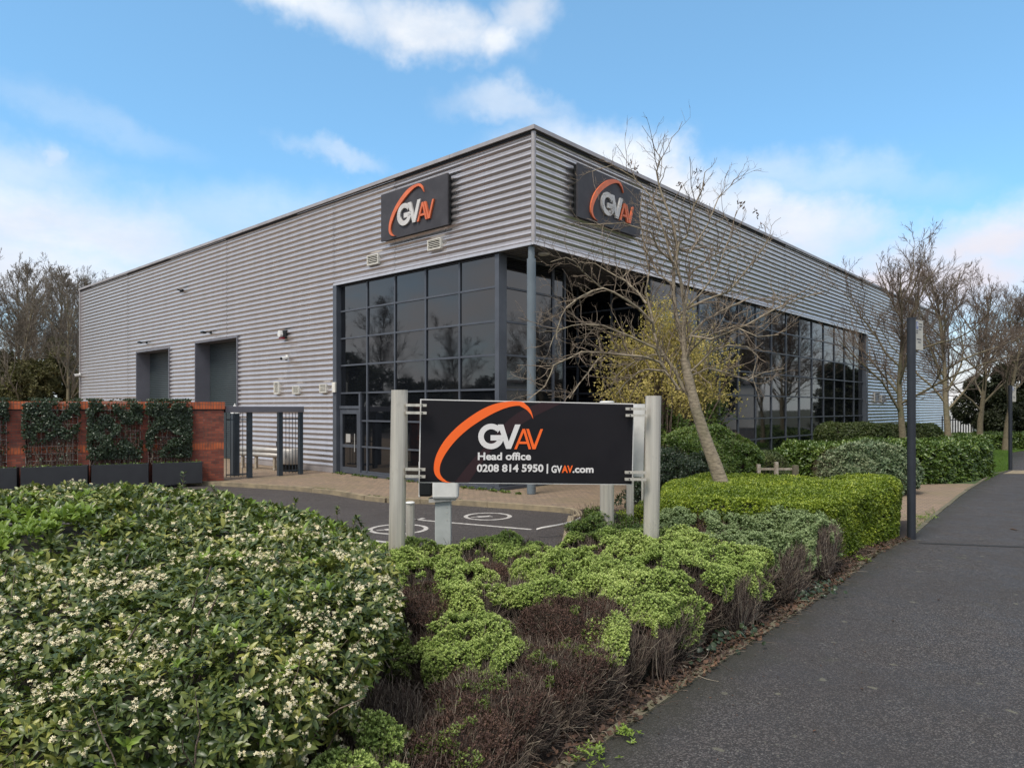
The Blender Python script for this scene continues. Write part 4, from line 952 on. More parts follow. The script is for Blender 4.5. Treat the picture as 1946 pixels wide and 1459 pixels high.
def strands(Pn, Rn, sides=3, name='twigs'):
    """tubes along many polylines: Pn (N,K,3), Rn (N,K)"""
    N_, K, _ = Pn.shape; T = np.empty_like(Pn); T[:, 1:-1] = Pn[:, 2:]-Pn[:, :-2]; T[:, 0] = Pn[:, 1]-Pn[:, 0]; T[:, -1] = Pn[:, -1]-Pn[:, -2]; T = unit(T)
    ref = np.where(np.abs(T[:, :1, 2:]) < .8, np.array([0, 0, 1.]), np.array([1., 0, 0])); X = unit(np.cross(T, ref)); Y = np.cross(T, X)
    a = np.arange(sides)*2*math.pi/sides
    V = Pn[:, :, None]+(X[:, :, None]*np.cos(a)[:, None]+Y[:, :, None]*np.sin(a)[:, None])*Rn[:, :, None, None]
    V = V.reshape(-1, 3)
    kk = np.arange(K-1)[:, None]*sides; ss = np.arange(sides)[None]; s2 = (ss+1) % sides
    q = np.stack([kk+ss, kk+s2, kk+sides+s2, kk+sides+ss], -1).reshape(-1)
    loops = (q[None]+np.arange(N_)[:, None]*K*sides).ravel(); starts = np.arange(len(loops)//4)*4
    return np_mesh(name, V, loops, starts, True)
def bend(p0, d0, L, K, r, curl=.15, trop=0.0):
    """N random curved polylines"""
    n = len(p0); P_ = np.empty((n, K, 3)); P_[:, 0] = p0; d = unit(d0.copy()); L = np.broadcast_to(L, (n,))
    for k in range(1, K):
        d = unit(d+r.normal(size=(n, 3))*curl+UPV*trop); P_[:, k] = P_[:, k-1]+d*(L/(K-1))[:, None]
    return P_
def chaikin(poly, it=3):
    p = [np.array(q, float) for q in poly]
    for _ in range(it):
        o = []
        for i in range(len(p)): a, b = p[i], p[(i+1) % len(p)]; o += [a*.78+b*.22, a*.22+b*.78]
        p = o
    return np.array(p)
def inside(poly, x, y):
    c = np.zeros(len(x), bool); n = len(poly)
    for i in range(n):
        x1, y1 = poly[i]; x2, y2 = poly[(i+1) % n]
        k = ((y1 > y) != (y2 > y)) & (x < (x2-x1)*(y-y1)/(y2-y1+1e-12)+x1); c ^= k
    return c
def edge_dist(poly, x, y):
    d = np.full(len(x), 1e9); n = len(poly)
    for i in range(n):
        a, b = poly[i], poly[(i+1) % n]; ab = b-a; t = np.clip(((x-a[0])*ab[0]+(y-a[1])*ab[1])/(ab@ab), 0, 1)
        d = np.minimum(d, np.hypot(x-a[0]-ab[0]*t, y-a[1]-ab[1]*t))
    return d
class Hedge:
    """clipped or loose mass over a plan outline: height h(x, y), rounded shoulder r, wobbling surface"""
    def __init__(s, poly, h, r=.25, wob=.06, seed=1, z0=0.0, scales=(.5, 1.3, 3), lean=0.0):
        s.poly = chaikin(poly); a = s.poly; ar = (a[:, 0]*np.roll(a[:, 1], -1)-np.roll(a[:, 0], -1)*a[:, 1]).sum()
        if ar < 0: s.poly = s.poly[::-1]
        s.h = h if callable(h) else (lambda x, y: np.full(np.shape(x), float(h))); s.r = r; s.w = wob; s.nz = Wob(seed, scales); s.z0 = z0; s.lean = lean
    def sample(s, dens, r):
        p = s.poly; q = np.roll(p, -1, 0); L = np.linalg.norm(q-p, axis=1); hm = s.h(p[:, 0], p[:, 1]).mean()
        arc = s.r*math.pi/2; side = max(.01, hm-s.r)
        n1 = int(L.sum()*(side+arc)*dens); i = r.choice(len(p), n1, p=L/L.sum()); t = r.uniform(size=n1)[:, None]
        b = p[i]*(1-t)+q[i]*t; d = unit(q[i]-p[i]); nn = np.stack([d[:, 1], -d[:, 0]], 1)
        u = r.uniform(0, side+arc, n1); ph = np.clip((u-side)/s.r, 0, None)
        h = s.h(b[:, 0], b[:, 1]); zz = np.where(u < side, u*(h-s.r)/side, h-s.r+s.r*np.sin(ph)); off = np.where(u < side, 0, s.r*(1-np.cos(ph)))
        off = off+s.lean*(zz/h)
        P1 = np.stack([b[:, 0]-nn[:, 0]*off, b[:, 1]-nn[:, 1]*off, zz+s.z0], 1); N1 = np.stack([nn[:, 0]*np.cos(ph), nn[:, 1]*np.cos(ph), np.sin(ph)], 1)
        lo, hi = p.min(0), p.max(0); n2 = int((hi-lo).prod()*dens); x, y = r.uniform(lo[0], hi[0], n2), r.uniform(lo[1], hi[1], n2)
        k = inside(p, x, y); x, y = x[k], y[k]; k = edge_dist(p, x, y) > s.r*.9; x, y = x[k], y[k]
        P2 = np.stack([x, y, s.h(x, y)+s.z0], 1); N2 = np.tile(UPV, (len(x), 1))
        Pt = np.concatenate([P1, P2]); Nr = np.concatenate([N1, N2]); wv = s.nz(Pt)
        g = np.stack([(s.nz(Pt+e)-wv)/.05 for e in np.eye(3)*.05], 1)
        return Pt+Nr*(wv*s.w)[:, None], unit(Nr-g*s.w*.8), wv
    def core(s, name, inset, mt, parent):
        p = s.poly[::2]; n = len(p); d = unit(np.roll(p, -1, 0)-np.roll(p, 1, 0)); nn = np.stack([d[:, 1], -d[:, 0]], 1); h = s.h(p[:, 0], p[:, 1])
        rows = []
        for zf, of in ((0, inset*.6), (None, inset), (math.pi/4, None), (math.pi/2, -1)):
            if zf == 0: z = np.zeros(n)+.02; o = inset
            elif zf is None: z = h-s.r-inset*.3; o = inset
            else: z = h-s.r+s.r*math.sin(zf)-inset; o = s.r*(1-math.cos(zf))+inset
            rows.append(np.stack([p[:, 0]-nn[:, 0]*o, p[:, 1]-nn[:, 1]*o, np.maximum(z, .03)+s.z0], 1))
        V = np.concatenate(rows); V = V+(s.nz(V)*s.w)[:, None]*np.array([.3, .3, .8]); mb = MB()
        mb.add(V.tolist(), [(k*n+i, k*n+(i+1) % n, (k+1)*n+(i+1) % n, (k+1)*n+i) for k in range(3) for i in range(n)]+[tuple(3*n+i for i in range(n))], 0, True)
        return mb.build(name, mt, parent)
def rwob(wb, ph):
    return 1 if wb is None else 1+.13*np.sin(2*ph+wb)+.10*np.sin(3*ph+wb*2.3)+.06*np.sin(5*ph+wb*4.1)
def dome_samples(c, rx, ry, h, n, r, rot=0, flat=.55, zmin=.0, wb=None):
    """points over a mound with a flattish top and steep sides"""
    u = r.uniform(zmin, 1, n); ph = r.uniform(0, 2*math.pi, n); ct = u; st = np.sqrt(1-u*u)
    z = ct**flat; rr_ = st**.75
    rr_ = rr_*rwob(wb, ph); x, y = np.cos(ph)*rr_*rx, np.sin(ph)*rr_*ry
    N_ = unit(np.stack([np.cos(ph)*st/rx, np.sin(ph)*st/ry, ct*1.15/h], 1)); cr, sr_ = math.cos(rot), math.sin(rot)
    R = np.array([[cr, sr_, 0], [-sr_, cr, 0], [0, 0, 1]])
    return np.stack([x, y, z*h], 1)@R+np.array(c), N_@R
def leafy(parent, Pt, Nr, k, tilt, L, mt, r, name='foliage', **kw):
    return link(whorls(Pt, Nr, k, tilt, L, r, name=name, **kw), name, mt, parent)

# ---------------------------------------------------------------- flowering hedge, front left
r = np.random.RandomState(11)
fh = thing('flowering_hedge', (-3.5, 6, 0), 'large dark green hedge dotted with small cream flowers, front left', 'hedge')
def hfl(x, y):
    h = 1.06+.07*np.sin(x*1.3+.5)*np.cos(y*.9)
    h = h-.46*np.clip((y-6.0)/3.4, 0, 1)*np.clip((x+3.9)/2.2, 0, 1)
    h = h-.12*np.clip((x+1.7)/1.0, 0, 1)*np.clip((y-4)/2, 0, 1)
    return h-.10*np.clip((3.6-y)/1.0, 0, 1)
HP = [(-11, 10.4), (-7, 10.2), (-4.2, 10.0), (-2.7, 9.5), (-1.95, 8.6), (-1.5, 7.2), (-1.0, 5.6), (-.65, 4.5), (-.6, 3.8), (-.86, 3.15), (-1.3, 2.75), (-2.2, 2.62), (-3.4, 2.6), (-5, 3.0), (-11, 5)]
FH = Hedge(HP, hfl, .36, .08, 5, scales=(.6, 1.5, 3.2))
FH.core('shade_core', .46, M_core, fh)  # solid dark filler, its colour stands in for the hedge's inner shade
Pt, Nr, wv = FH.sample(820, r); rec = np.clip(FH.nz(Pt*1.5+31)*1.8+.05, 0, 1)*np.clip((.96-Pt[:, 2])/.22, 0, 1); Pt = Pt-Nr*(rec*.36)[:, None]; k_, m_ = lod(Pt, Nr, 3.6, r, 2.4, .3); vis = np.abs(Pt[:, 0]) < Pt[:, 1]*.95+.8; hole = (FH.nz(Pt*4.5+11) > -.95-.5*(Pt[:, 2] > .9)) | (r.uniform(size=len(Pt)) < .25)
k_ &= vis & hole; Pt, Nr, m_ = Pt[k_], Nr[k_], m_[k_]
inn = r.uniform(size=len(Pt)) < .3
Pt2 = Pt-Nr*(r.uniform(0, .035, len(Pt))+inn*.06)[:, None]
new = (FH.nz(Pt*1.4+3) > 1.3) | (r.uniform(size=len(Pt)) < .012+.05*(Pt[:, 1] > 6.5)*(FH.nz(Pt*.8) > 0))
big = np.where(Pt[:, 2] < .85, 1.15, 1.0)*m_
leafy(fh, Pt2[~new], Nr[~new], 6, (38, 88), .049, L_osm, r, up=.35, jit=.42, size=big[~new], stem=.03)
leafy(fh, Pt2[new]+Nr[new]*.02, Nr[new], 6, (20, 70), .048, L_osmnew, r, name='new_shoots', up=.7, jit=.3, size=big[new], stem=.03)
lone = r.uniform(size=len(Pt)) < .5
leafy(fh, Pt[lone]-Nr[lone]*.03, Nr[lone], 2, (30, 100), .045, L_osm, r, name='side_leaves', up=.1, jit=.9, size=big[lone], stem=.05)
# flowers: clusters of little four-petalled stars
fd = np.clip(FH.nz(Pt*1.3+21)*.9+.45, 0, 1.5)
X_, Y_ = Pt[:, 0], Pt[:, 1]; zone = np.exp(-(((X_+1.5)/1.25)**2+((Y_-4.9)/2.0)**2)*.9)+.42*np.exp(-((X_+.9)/.7)**2-((Y_-3.2)/.9)**2)+.10+.25*np.exp(-((X_+7)/2)**2-((Y_-9)/1.5)**2)
fk = r.uniform(size=len(Pt)) < np.clip(zone*(fd+.05)*.50, 0, .55); fP, fN, fm = Pt[fk]+Nr[fk]*.012, Nr[fk], m_[fk]
nf = 7; ax = unit(fN[:, None]+UPV*.3+r.normal(size=(len(fP), nf, 3))*.75); O = (fP[:, None]+ax*.013*fm[:, None, None]+r.normal(size=(len(fP), nf, 3))*.006).reshape(-1, 3); ax = ax.reshape(-1, 3)
e1 = unit(np.cross(ax, unit(r.normal(size=ax.shape)))); petal = [(0, 0, 0), (.55, .3, .12), (1, 0, .02), (.55, -.3, .12)]
T4 = []; F4 = []
for q in range(4):
    a = q*math.pi/2; b_ = len(T4); T4 += [(x*math.cos(a)-y*math.sin(a), x*math.sin(a)+y*math.cos(a), z) for x, y, z in petal]; F4 += [(b_, b_+1, b_+2, b_+3)]
T4 += [(0, 0, -.9), (.12, .1, 0), (-.12, .1, 0)]; F4 += [(16, 17, 18)]
fo = link(stamp(T4, F4, O, e1, np.cross(ax, e1), ax, .0095*np.repeat(fm, nf)*r.uniform(.8, 1.25, len(O))), 'flowers', M_flower, fh) if False else link(stamp(T4, F4, O, e1, np.cross(ax, e1), ax, .0078*np.repeat(fm, nf)*r.uniform(.7, 1.25, len(O)), 'flowers'), 'flowers', M_flower, fh); fo['kind'] = 'stuff'
# bare stems showing in the gaps and a few shoots above the top
n = 900; b0 = np.stack([r.uniform(-4.5, -.8, n), r.uniform(2.7, 5, n), r.uniform(.1, .8, n)], 1); kk = inside(FH.poly, b0[:, 0], b0[:, 1]); b0 = b0[kk]
S_ = bend(b0, np.stack([r.normal(size=len(b0))*.5, -np.abs(r.normal(size=len(b0)))*.5, r.uniform(.2, 1, len(b0))], 1), r.uniform(.2, .5, len(b0)), 5, r, .2)
link(strands(S_, np.linspace(.0045, .0015, 5)[None].repeat(len(b0), 0), 4, 'stems'), 'stems', M_twig, fh)
sh = []; shp = []
for px, py in ((345, 900), (338, 893), (208, 914), (160, 912), (128, 913), (292, 915), (560, 921), (640, 952), (668, 950), (690, 975), (415, 908)):
    d = 9.0 if px < 500 else (8.9 if px < 660 else 8.2); b_ = np.array([*XY(px, d), 0.]); b_[2] = float(hfl(b_[0], b_[1]))-.02; q = b_+np.array([r.normal()*.05, 0, .16+.16*(px == 345)]); sh.append(np.linspace(b_, q, 5)); shp += [q*(t)+b_*(1-t) for t in (.45, .65, .85, 1.0)]
rs2 = np.random.RandomState(5)
for _ in range(70):
    x, y = rs2.uniform(-6, -.9), rs2.uniform(3.0, 9.2)
    if not inside(FH.poly, np.array([x]), np.array([y]))[0] or edge_dist(FH.poly, np.array([x]), np.array([y]))[0] < .25: continue
    b_ = np.array([x, y, float(hfl(x, y))-.03]); q = b_+np.array([rs2.normal()*.05, rs2.normal()*.05, rs2.uniform(.08, .17)]); sh.append(np.linspace(b_, q, 5)); shp += [q*t+b_*(1-t) for t in (.6, .85, 1.0)]
sh = np.array(sh); link(strands(sh, np.linspace(.006, .003, 5)[None].repeat(len(sh), 0), 4, 'shoots'), 'shoots', M_twig, fh)['kind'] = 'stuff'
shp = np.array(shp); leafy(fh, shp, np.tile(UPV, (len(shp), 1)), 4, (30, 68), .062, L_osm, r, name='shoot_leaves', up=.5, jit=.2)

# ---------------------------------------------------------------- low shrubs of the bed
mounds = [  # px, py of the top, height, rx, ry, kind, label
 (748, 1037, .60, .50, .50, 'g', 'pale green mound at the foot of the left sign post'),
 (835, 1072, .58, .52, .42, 'g', 'pale green ridge sloping down from the left sign post'),
 (900, 1112, .54, .36, .34, 'g', 'small pale green mound at the lower end of the ridge'),
 (812, 1118, .50, .50, .36, 'b', 'bare brown shrub hollow below the pale green ridge'),
 (885, 1178, .52, .36, .34, 'g', 'bright pale green clump in the middle of the brown shrubs'),
 (945, 1215, .46, .27, .26, 'g', 'lower lobe of pale green shrub touching the brown band'),
 (842, 1222, .42, .26, .22, 'g', 'small pale green clump beside the flowering hedge'),
 (912, 1068, .52, .38, .34, 'b', 'dead brown shrub below the charger post'),
 (893, 1030, .58, .50, .36, 'g', 'pale green back ridge under the charger post'),
 (965, 1020, .58, .50, .34, 'g', 'pale green back ridge below the middle of the sign'),
 (1032, 1046, .58, .38, .34, 'g', 'round pale green mound in front of the back ridge'),
 (985, 1098, .50, .38, .34, 'm', 'sparse green and brown shrub left of the great dome'),
 (1030, 1110, .53, .36, .32, 'g', 'low pale green shrub above the brown dome'),
 (1092, 1062, .60, .50, .48, 'g', 'pale green mound behind the brown dome'),
 (1165, 1020, .66, .62, .50, 'g', 'broad pale green mound left of the right sign post'),
 (1262, 1012, .69, .60, .50, 'g', 'broad pale green mound at the foot of the right sign post'),
 (1190, 1088, .60, .56, .48, 'g', 'pale green mound in the centre of the bed'),
 (1288, 1068, .63, .56, .48, 'g', 'yellowish pale green mound right of the bed centre'),
 (1362, 1042, .66, .56, .42, 'g', 'pale green mound above the bare undercut edge'),
 (1395, 1088, .56, .36, .32, 'g', 'pale green shrub overhanging the path edge litter'),
 (1225, 1142, .52, .40, .34, 'g', 'pale green slope behind the brown dome shoulder'),
 (1258, 1190, .42, .28, .24, 'g', 'small pale green lobe hanging towards the path'),
 (1100, 1142, .58, .47, .40, 'b', 'large dead brown dome in the middle foreground'),
 (1172, 1176, .48, .32, .30, 'm', 'thin green and brown shrub shoulder facing the path'),
 (1045, 1225, .44, .50, .36, 'b', 'dead brown shrub between pale green clump and litter'),
 (930, 1292, .42, .48, .34, 'b', 'dead brown shrub right of the flowering hedge'),
 (1015, 1290, .34, .30, .26, 'b', 'low dead brown shrub beside the leaf litter'),
 (820, 1368, .43, .40, .36, 'b', 'dead brown shrub low in the front of the bed'),
 (905, 1420, .30, .34, .26, 'b', 'lowest dead brown shrub at the bottom edge of the photo'),
 (775, 1440, .40, .28, .26, 'b', 'dead brown shrub behind the bottom green tufts'),
 (722, 1300, .56, .25, .24, 'm', 'thin green and brown shrub against the flowering hedge'),
 (690, 1372, .54, .15, .14, 'g', 'pale green tuft against the flowering hedge, upper of three'),
 (738, 1446, .46, .13, .12, 'g', 'small pale green tuft at the bottom edge, right of three'),
 (655, 1440, .54, .13, .12, 'g', 'pale green tuft at the bottom edge under the flowering hedge'),
 (1335, 978, .76, .56, .50, 'h', 'grey green shrub left of the group before the lime hedge'),
 (1418, 968, .78, .60, .52, 'h', 'grey green shrub in the middle before the lime hedge'),
 (1502, 972, .76, .60, .50, 'h', 'grey green shrub right before the lime hedge'),
 (1556, 992, .72, .40, .36, 'h', 'end grey green shrub overhanging the path before the lime hedge'),
 (1480, 1030, .66, .52, .38, 'h', 'grey green shrub with bare twigs facing the path'),
 (1400, 1018, .68, .50, .42, 'h', 'grey green shrub between the two shrub groups')]
MD = []
for px, py, h, rx, ry, kd, lb in mounds:
    d = (H-h)*F/(py-HY); g_k = 1.18 if (px < 1000 or kd == 'b') else 1.36; MD.append((np.array([(px-CX)/F*d, d, 0.0]), rx*g_k, ry*(g_k if px < 1000 or kd == 'b' else 1.24), h*(1 if px < 1000 else 1.03), kd, lb))
EA = np.array(EDGE[1:14])
def clip_front(p, off=.26):
    '''the bed is clipped along the path: push what overhangs back to a steep face'''
    best = np.full(len(p), 1e9); sg = np.zeros(len(p)); nv = np.zeros((len(p), 2))
    for a, b in zip(EA[:-1], EA[1:]):
        d = b-a; L = np.hypot(*d); d = d/L; q = p[:, :2]-a; t = np.clip(q@d, 0, L); c = q-t[:, None]*d; dd = np.hypot(c[:, 0], c[:, 1]); n_ = np.array([-d[1], d[0]]); s_ = q@n_; m_ = dd < best
        best[m_] = dd[m_]; sg[m_] = s_[m_]; nv[m_] = n_
    k = sg < off; p = p.copy(); p[k, :2] += nv[k]*((off-sg[k])*.9)[:, None]; return p
def covered(Pt, j):
    c = np.zeros(len(Pt), bool)
    for i, (cc_, rx, ry, h, kd, lb) in enumerate(MD):
        if i == j: continue
        q = (Pt-cc_)/np.array([rx, ry, h]); rho = np.hypot(q[:, 0], q[:, 1]); zt = np.where(rho < 1, (1-np.clip(rho, 0, 1)**2.67)**.27, 0)
        c |= (q[:, 2] < zt-.10) & (rho < .93)
    return c
for j, (c_, rx, ry, h, kd, lb) in enumerate(MD):
    r = np.random.RandomState(200+j); nz = Wob(300+j, (2.2, 5, 10), (1, .8, .75)); dist = np.linalg.norm(c_-CAM*np.array([1, 1, 0]))
    t = thing('low_shrub', c_, lb, 'shrub', 'low mounded shrubs around the company sign')
    area = 2*math.pi*rx*ry*.6+math.pi*(rx+ry)*h
    # core
    cp, cn = dome_samples(c_, rx*.86, ry*.86, h*.86, 10, r)
    mb = MB(); R_, S_ = 7, 22; vs = [c_+np.array([0, 0, h*.74])]
    for a in range(1, R_+1):
        th = a/R_*math.pi/2; z = max(0, math.cos(th))**.55*h*.74; q0 = math.sin(th)**.75*(.62+.38*abs(math.cos(th))**.5)
        for b_ in range(S_):
            q = q0*rwob(j*1.7, b_*2*math.pi/S_)
            vs.append(c_+np.array([math.cos(b_*2*math.pi/S_)*q*rx*.8, math.sin(b_*2*math.pi/S_)*q*ry*.8, z*1.0]))
    fs = [(0, 1+b_, 1+(b_+1) % S_) for b_ in range(S_)]+[(1+(a-1)*S_+b_, 1+a*S_+b_, 1+a*S_+(b_+1) % S_, 1+(a-1)*S_+(b_+1) % S_) for a in range(1, R_) for b_ in range(S_)]
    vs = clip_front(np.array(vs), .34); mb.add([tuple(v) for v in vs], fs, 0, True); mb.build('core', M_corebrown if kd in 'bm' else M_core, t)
    # twigs fanning out from the foot
    nt_ = int(area*(2000 if kd == 'b' else 1500)*min(1, (6/dist)**.8))
    tp, tn = dome_samples(c_, rx, ry, h, nt_, r, wb=j*1.7); tp[:, 2] = tp[:, 2]*.93+.0; tp = clip_front(tp, .2); ok = ~covered(tp, j); tp, tn = tp[ok], tn[ok]
    keep_ = r.uniform(size=len(tp)) < .34; tp, tn = tp[keep_], tn[keep_]
    tp = tp-tn*r.uniform(0, .05, len(tp))[:, None]+r.normal(size=tp.shape)*.015; ft = c_+(tp-c_)*np.array([.45, .45, .12])+r.normal(size=tp.shape)*.03
    ctl = ft*.45+tp*.55+tn*np.array([1, 1, .2])*.06; s_ = np.linspace(0, 1, 6)[None, :, None]
    Pn = ft[:, None]*(1-s_)**2+2*ctl[:, None]*s_*(1-s_)+tp[:, None]*s_**2+r.normal(size=(len(tp), 6, 3))*.006
    if len(tp):
        Rn = np.linspace(.0048, .0017, 6)[None]*r.uniform(.6, 1.4, (len(tp), 1))*max(1, dist/6.5)
        f_ = r.uniform(1.5, 4.9, (len(tp), 4)); i0 = f_.astype(int); ii = np.arange(len(tp))[:, None]; b0 = Pn[ii, i0]+(Pn[ii, np.minimum(5, i0+1)]-Pn[ii, i0])*(f_-i0)[..., None]
        d_ = unit(unit(Pn[ii, np.minimum(5, i0+1)]-Pn[ii, i0]+1e-6)+r.normal(size=b0.shape)*.38+UPV*.1); S2 = bend(b0.reshape(-1, 3), d_.reshape(-1, 3), r.uniform(.05, .15, b0.shape[0]*4), 6, r, .12, .04)
        S2[..., 2] = np.maximum(S2[..., 2], .01)
        link(strands(np.concatenate([Pn, S2]), np.concatenate([Rn, np.linspace(.0019, .0011, 6)[None].repeat(len(S2), 0)*max(1, dist/6.5)]), 3, 'twigs'), 'twigs', M_deadtwig, t)
    # foliage
    if kd == 'b':
        n = int(area*2600*min(1, (6/dist)**1)); p, nr = dome_samples(c_, rx, ry, h, n, r, wb=j*1.7); w_ = nz(p); p = clip_front(p+nr*(w_*.03)[:, None], .2)
        ok = ~covered(p, j) & (p[:, 2] > h*(.60+.16*nz(p*.6+5))); p, nr = p[ok]-nr[ok]*r.uniform(0, .04, (ok.sum(), 1)), nr[ok]
        leafy(t, p, nr, 6, (10, 65), .0165*max(1, dist/6), L_dead, r, name='dead_leaves', up=.7, jit=.5, tpl=(leaf4, leaf4f), stem=.035)
        if True:
            q = p[(nz(p*.7+9) > 1.15)]
            if len(q) > 20: leafy(t, q, np.tile(UPV, (len(q), 1)), 6, (15, 70), .018, L_hebe, r, name='live_shoots', up=.6, jit=.3, tpl=(leaf4, leaf4f), stem=.02)
    else:
        L = L_hebeb if kd == 'h' else L_hebe
        n = int(area*1900*min(1, (5.5/dist)**1.1)); p, nr = dome_samples(c_, rx, ry, h, n, r, zmin=.1, wb=j*1.7); w_ = nz(p); p = clip_front(p)+nr*(w_*.036+r.uniform(-.012, .012, n))[:, None]
        gap = .28 if kd != 'm' else -.1
        low = {'g': .36, 'h': .42, 'm': .42}[kd]
        ok = ~covered(p, j) & (p[:, 2] > h*(low+.16*nz(p*.5+5))) & (w_ > -.95+gap*.3) & (nz(p*.42+17) < (1.75 if kd != 'm' else .25))
        p, nr = p[ok], nr[ok]; sz = max(1, (dist/5.5)**.85)
        leafy(t, p-nr*.012, nr, 7, (35, 85), .0235*sz, L, r, up=.55, jit=.35, tpl=(leaf4, leaf4f), stem=.006)
        leafy(t, p+nr*.010, nr, 6, (5, 52), .0165*sz, L_hebebT if kd == 'h' else L_hebeT, r, name='shoot_tips', up=.55, jit=.3, tpl=(leaf4, leaf4f), stem=.004)
        n = int(area*500); p, nr = dome_samples(c_, rx, ry, h, n, r, wb=j*1.7); p = clip_front(p); ok = ~covered(p, j) & (p[:, 2] > h*.3) & ((nz(p*.42+17) > 1.4) | (p[:, 2] < h*.55)); p, nr = p[ok], nr[ok]
        if len(p) > 10: leafy(t, p-nr*.03, nr, 5, (10, 65), .018*sz, L_dead, r, name='dead_leaves', up=.6, jit=.5, tpl=(leaf4, leaf4f), stem=.03)

# looser dark green shrubs behind the sign
def loose(px, d, h, rx, ry, L, label, seed, leafL=.045, dens=900, group=None, name='leafy_shrub', k=5, tpl=(leaf8, leaf8f), low=.0, wob=.12, mtwig=M_twig, flat=.6, spike=.0, core=.8, tilt=(25, 80)):
    r = np.random.RandomState(seed); c_ = np.array([*XY(px, d), 0.0]); t = thing(name, c_, label, 'shrub', group); nz = Wob(seed, (.9/rx, 2.2/rx, 5), (1, .7, .4))
    area = 2*math.pi*rx*ry*.6+math.pi*(rx+ry)*h
    p, nr = dome_samples(c_, rx, ry, h, int(area*dens), r, flat=flat); w_ = nz(p); p = p+nr*(w_*wob)[:, None]; ok = p[:, 2] > low*h; p, nr = p[ok], nr[ok]
    p = p-nr*r.uniform(0, wob*.9, (len(p), 1))
    leafy(t, p, nr, k, tilt, leafL, L, r, up=.4, jit=.5, tpl=tpl, stem=leafL*.5)
    R_, S_ = 7, 20; vs = [c_+np.array([0, 0, h*core])]
    for a in range(1, R_+1):
        th = a/R_*math.pi/2; z = max(0, math.cos(th))**flat*h*core; q = math.sin(th)**.75
        for b_ in range(S_): vs.append(c_+np.array([math.cos(b_*2*math.pi/S_)*q*rx*core, math.sin(b_*2*math.pi/S_)*q*ry*core, z]))
    vs = [v+(v-c_)*0+np.array([0, 0, 0]) for v in vs]; mb = MB(); fs = [(0, 1+b_, 1+(b_+1) % S_) for b_ in range(S_)]+[(1+(a-1)*S_+b_, 1+a*S_+b_, 1+a*S_+(b_+1) % S_, 1+(a-1)*S_+(b_+1) % S_) for a in range(1, R_) for b_ in range(S_)]
    mb.add([tuple(v+(v-c_)*nz(v[None])[0]*wob*.5/max(rx, .3)) for v in vs], fs, 0, True); mb.build('shade_core', M_core, t)  # filler mesh, painted dark for the shade between the leaves
    n = int(60+area*40); tp, tn = dome_samples(c_, rx*1.04, ry*1.04, h*1.04, n, r, flat=flat); ft = c_+(tp-c_)*np.array([.3, .3, .25]); s_ = np.linspace(0, 1, 5)[None, :, None]
    link(strands(ft[:, None]*(1-s_)+tp[:, None]*s_+r.normal(size=(n, 5, 3))*.02, np.linspace(.008, .002, 5)[None].repeat(n, 0), 3, 'twigs'), 'twigs', mtwig, t)
    return t
gp = 'loose evergreen shrubs behind the sign'
loose(1128, 9.9, .82, .5, .45, L_round, 'spreading green shrub below the right half of the sign', 501, .035, 1500, gp, wob=.16)
loose(1185, 9.3, .66, .45, .35, L_round, 'low green and brown shrub in front of the tall steel posts', 502, .03, 1500, gp, wob=.14)
loose(1228, 10.4, .78, .42, .4, L_box, 'bright low shrub behind the right sign post', 503, .03, 1500, gp, wob=.12)
loose(970, 9.2, .42, .09, .09, L_round, 'tiny seedling conifer standing alone behind the shrub ridge', 504, .06, 3000, None, name='seedling', wob=.06, spike=1)
loose(1340, 16.0, 1.72, 1.12, 1.05, L_round, 'large rounded mid green shrub behind the leaning tree trunk', 505, .06, 620, None, wob=.1, flat=.5, core=.9)
loose(1262, 15.4, 1.35, .9, .9, L_ivy, 'dark evergreen shrub right beside the right sign post', 506, .06, 600, None, wob=.2, flat=.5, core=.88)
loose(1455, 17.2, 1.05, .62, .55, L_yew, 'small dull shrub with brown twigs beyond the timber rail', 507, .04, 900, None, wob=.1)
loose(1640, 18.4, 1.2, 1.25, 1.0, L_varieg, 'rounded shrub with pale edged leaves beside the laurel hedge', 508, .085, 520, None, wob=.1, flat=.5, core=.88)

def hedge_thing(name, poly, h, r_, wob, L, leafL, dens, label, seed, k=5, tpl=(leaf8, leaf8f), scales=(.5, 1.4, 3.2), group=None, core=.1, tilt=(30, 85), dref=9, up=.45, mc=M_core, cat='hedge', extra=None):
    r = np.random.RandomState(seed); HG = Hedge(poly, h, r_, wob, seed, scales=scales); c_ = HG.poly.mean(0); t = thing(name, (c_[0], c_[1], 0), label, cat, group)
    HG.core('shade_core', core, mc, t); p, nr, w_ = HG.sample(dens, r); ok, m_ = lod(p, nr, dref, r, 3, .3); p, nr, m_ = p[ok], nr[ok], m_[ok]  # the core is a dark solid with the inner shade put into its colour
    p = p-nr*r.uniform(0, core*.7, (len(p), 1)); leafy(t, p, nr, k, tilt, leafL, L, r, up=up, jit=.45, tpl=tpl, size=m_, stem=leafL*.4); return t, HG, p, nr
hedge_thing('lime_hedge', [(2.2, 9.6), (3.2, 9.3), (4.2, 9.35), (5.5, 10.8), (6.7, 12.0), (7.35, 13.1), (6.9, 13.55), (5.2, 13.6), (3.4, 13.65), (2.5, 12.0)], .90, .12, .045, L_box, .034, 2300, 'bright lime green clipped hedge around the leaning tree trunk', 601, k=6, tpl=(leaf4, leaf4f), core=.07, dref=9.5, up=.8, tilt=(20, 75))
hedge_thing('laurel_hedge', [(8.4, 19.6), (10.6, 19.9), (12.4, 20.0), (14.2, 21.2), (15.9, 22.8), (16.2, 23.8), (14.5, 24.2), (11, 23.6), (8.6, 22.6)], 1.10, .2, .06, L_laurel, .10, 420, 'glossy laurel hedge between the brick paved strip and the lawn', 602, core=.14, dref=18, up=.7)
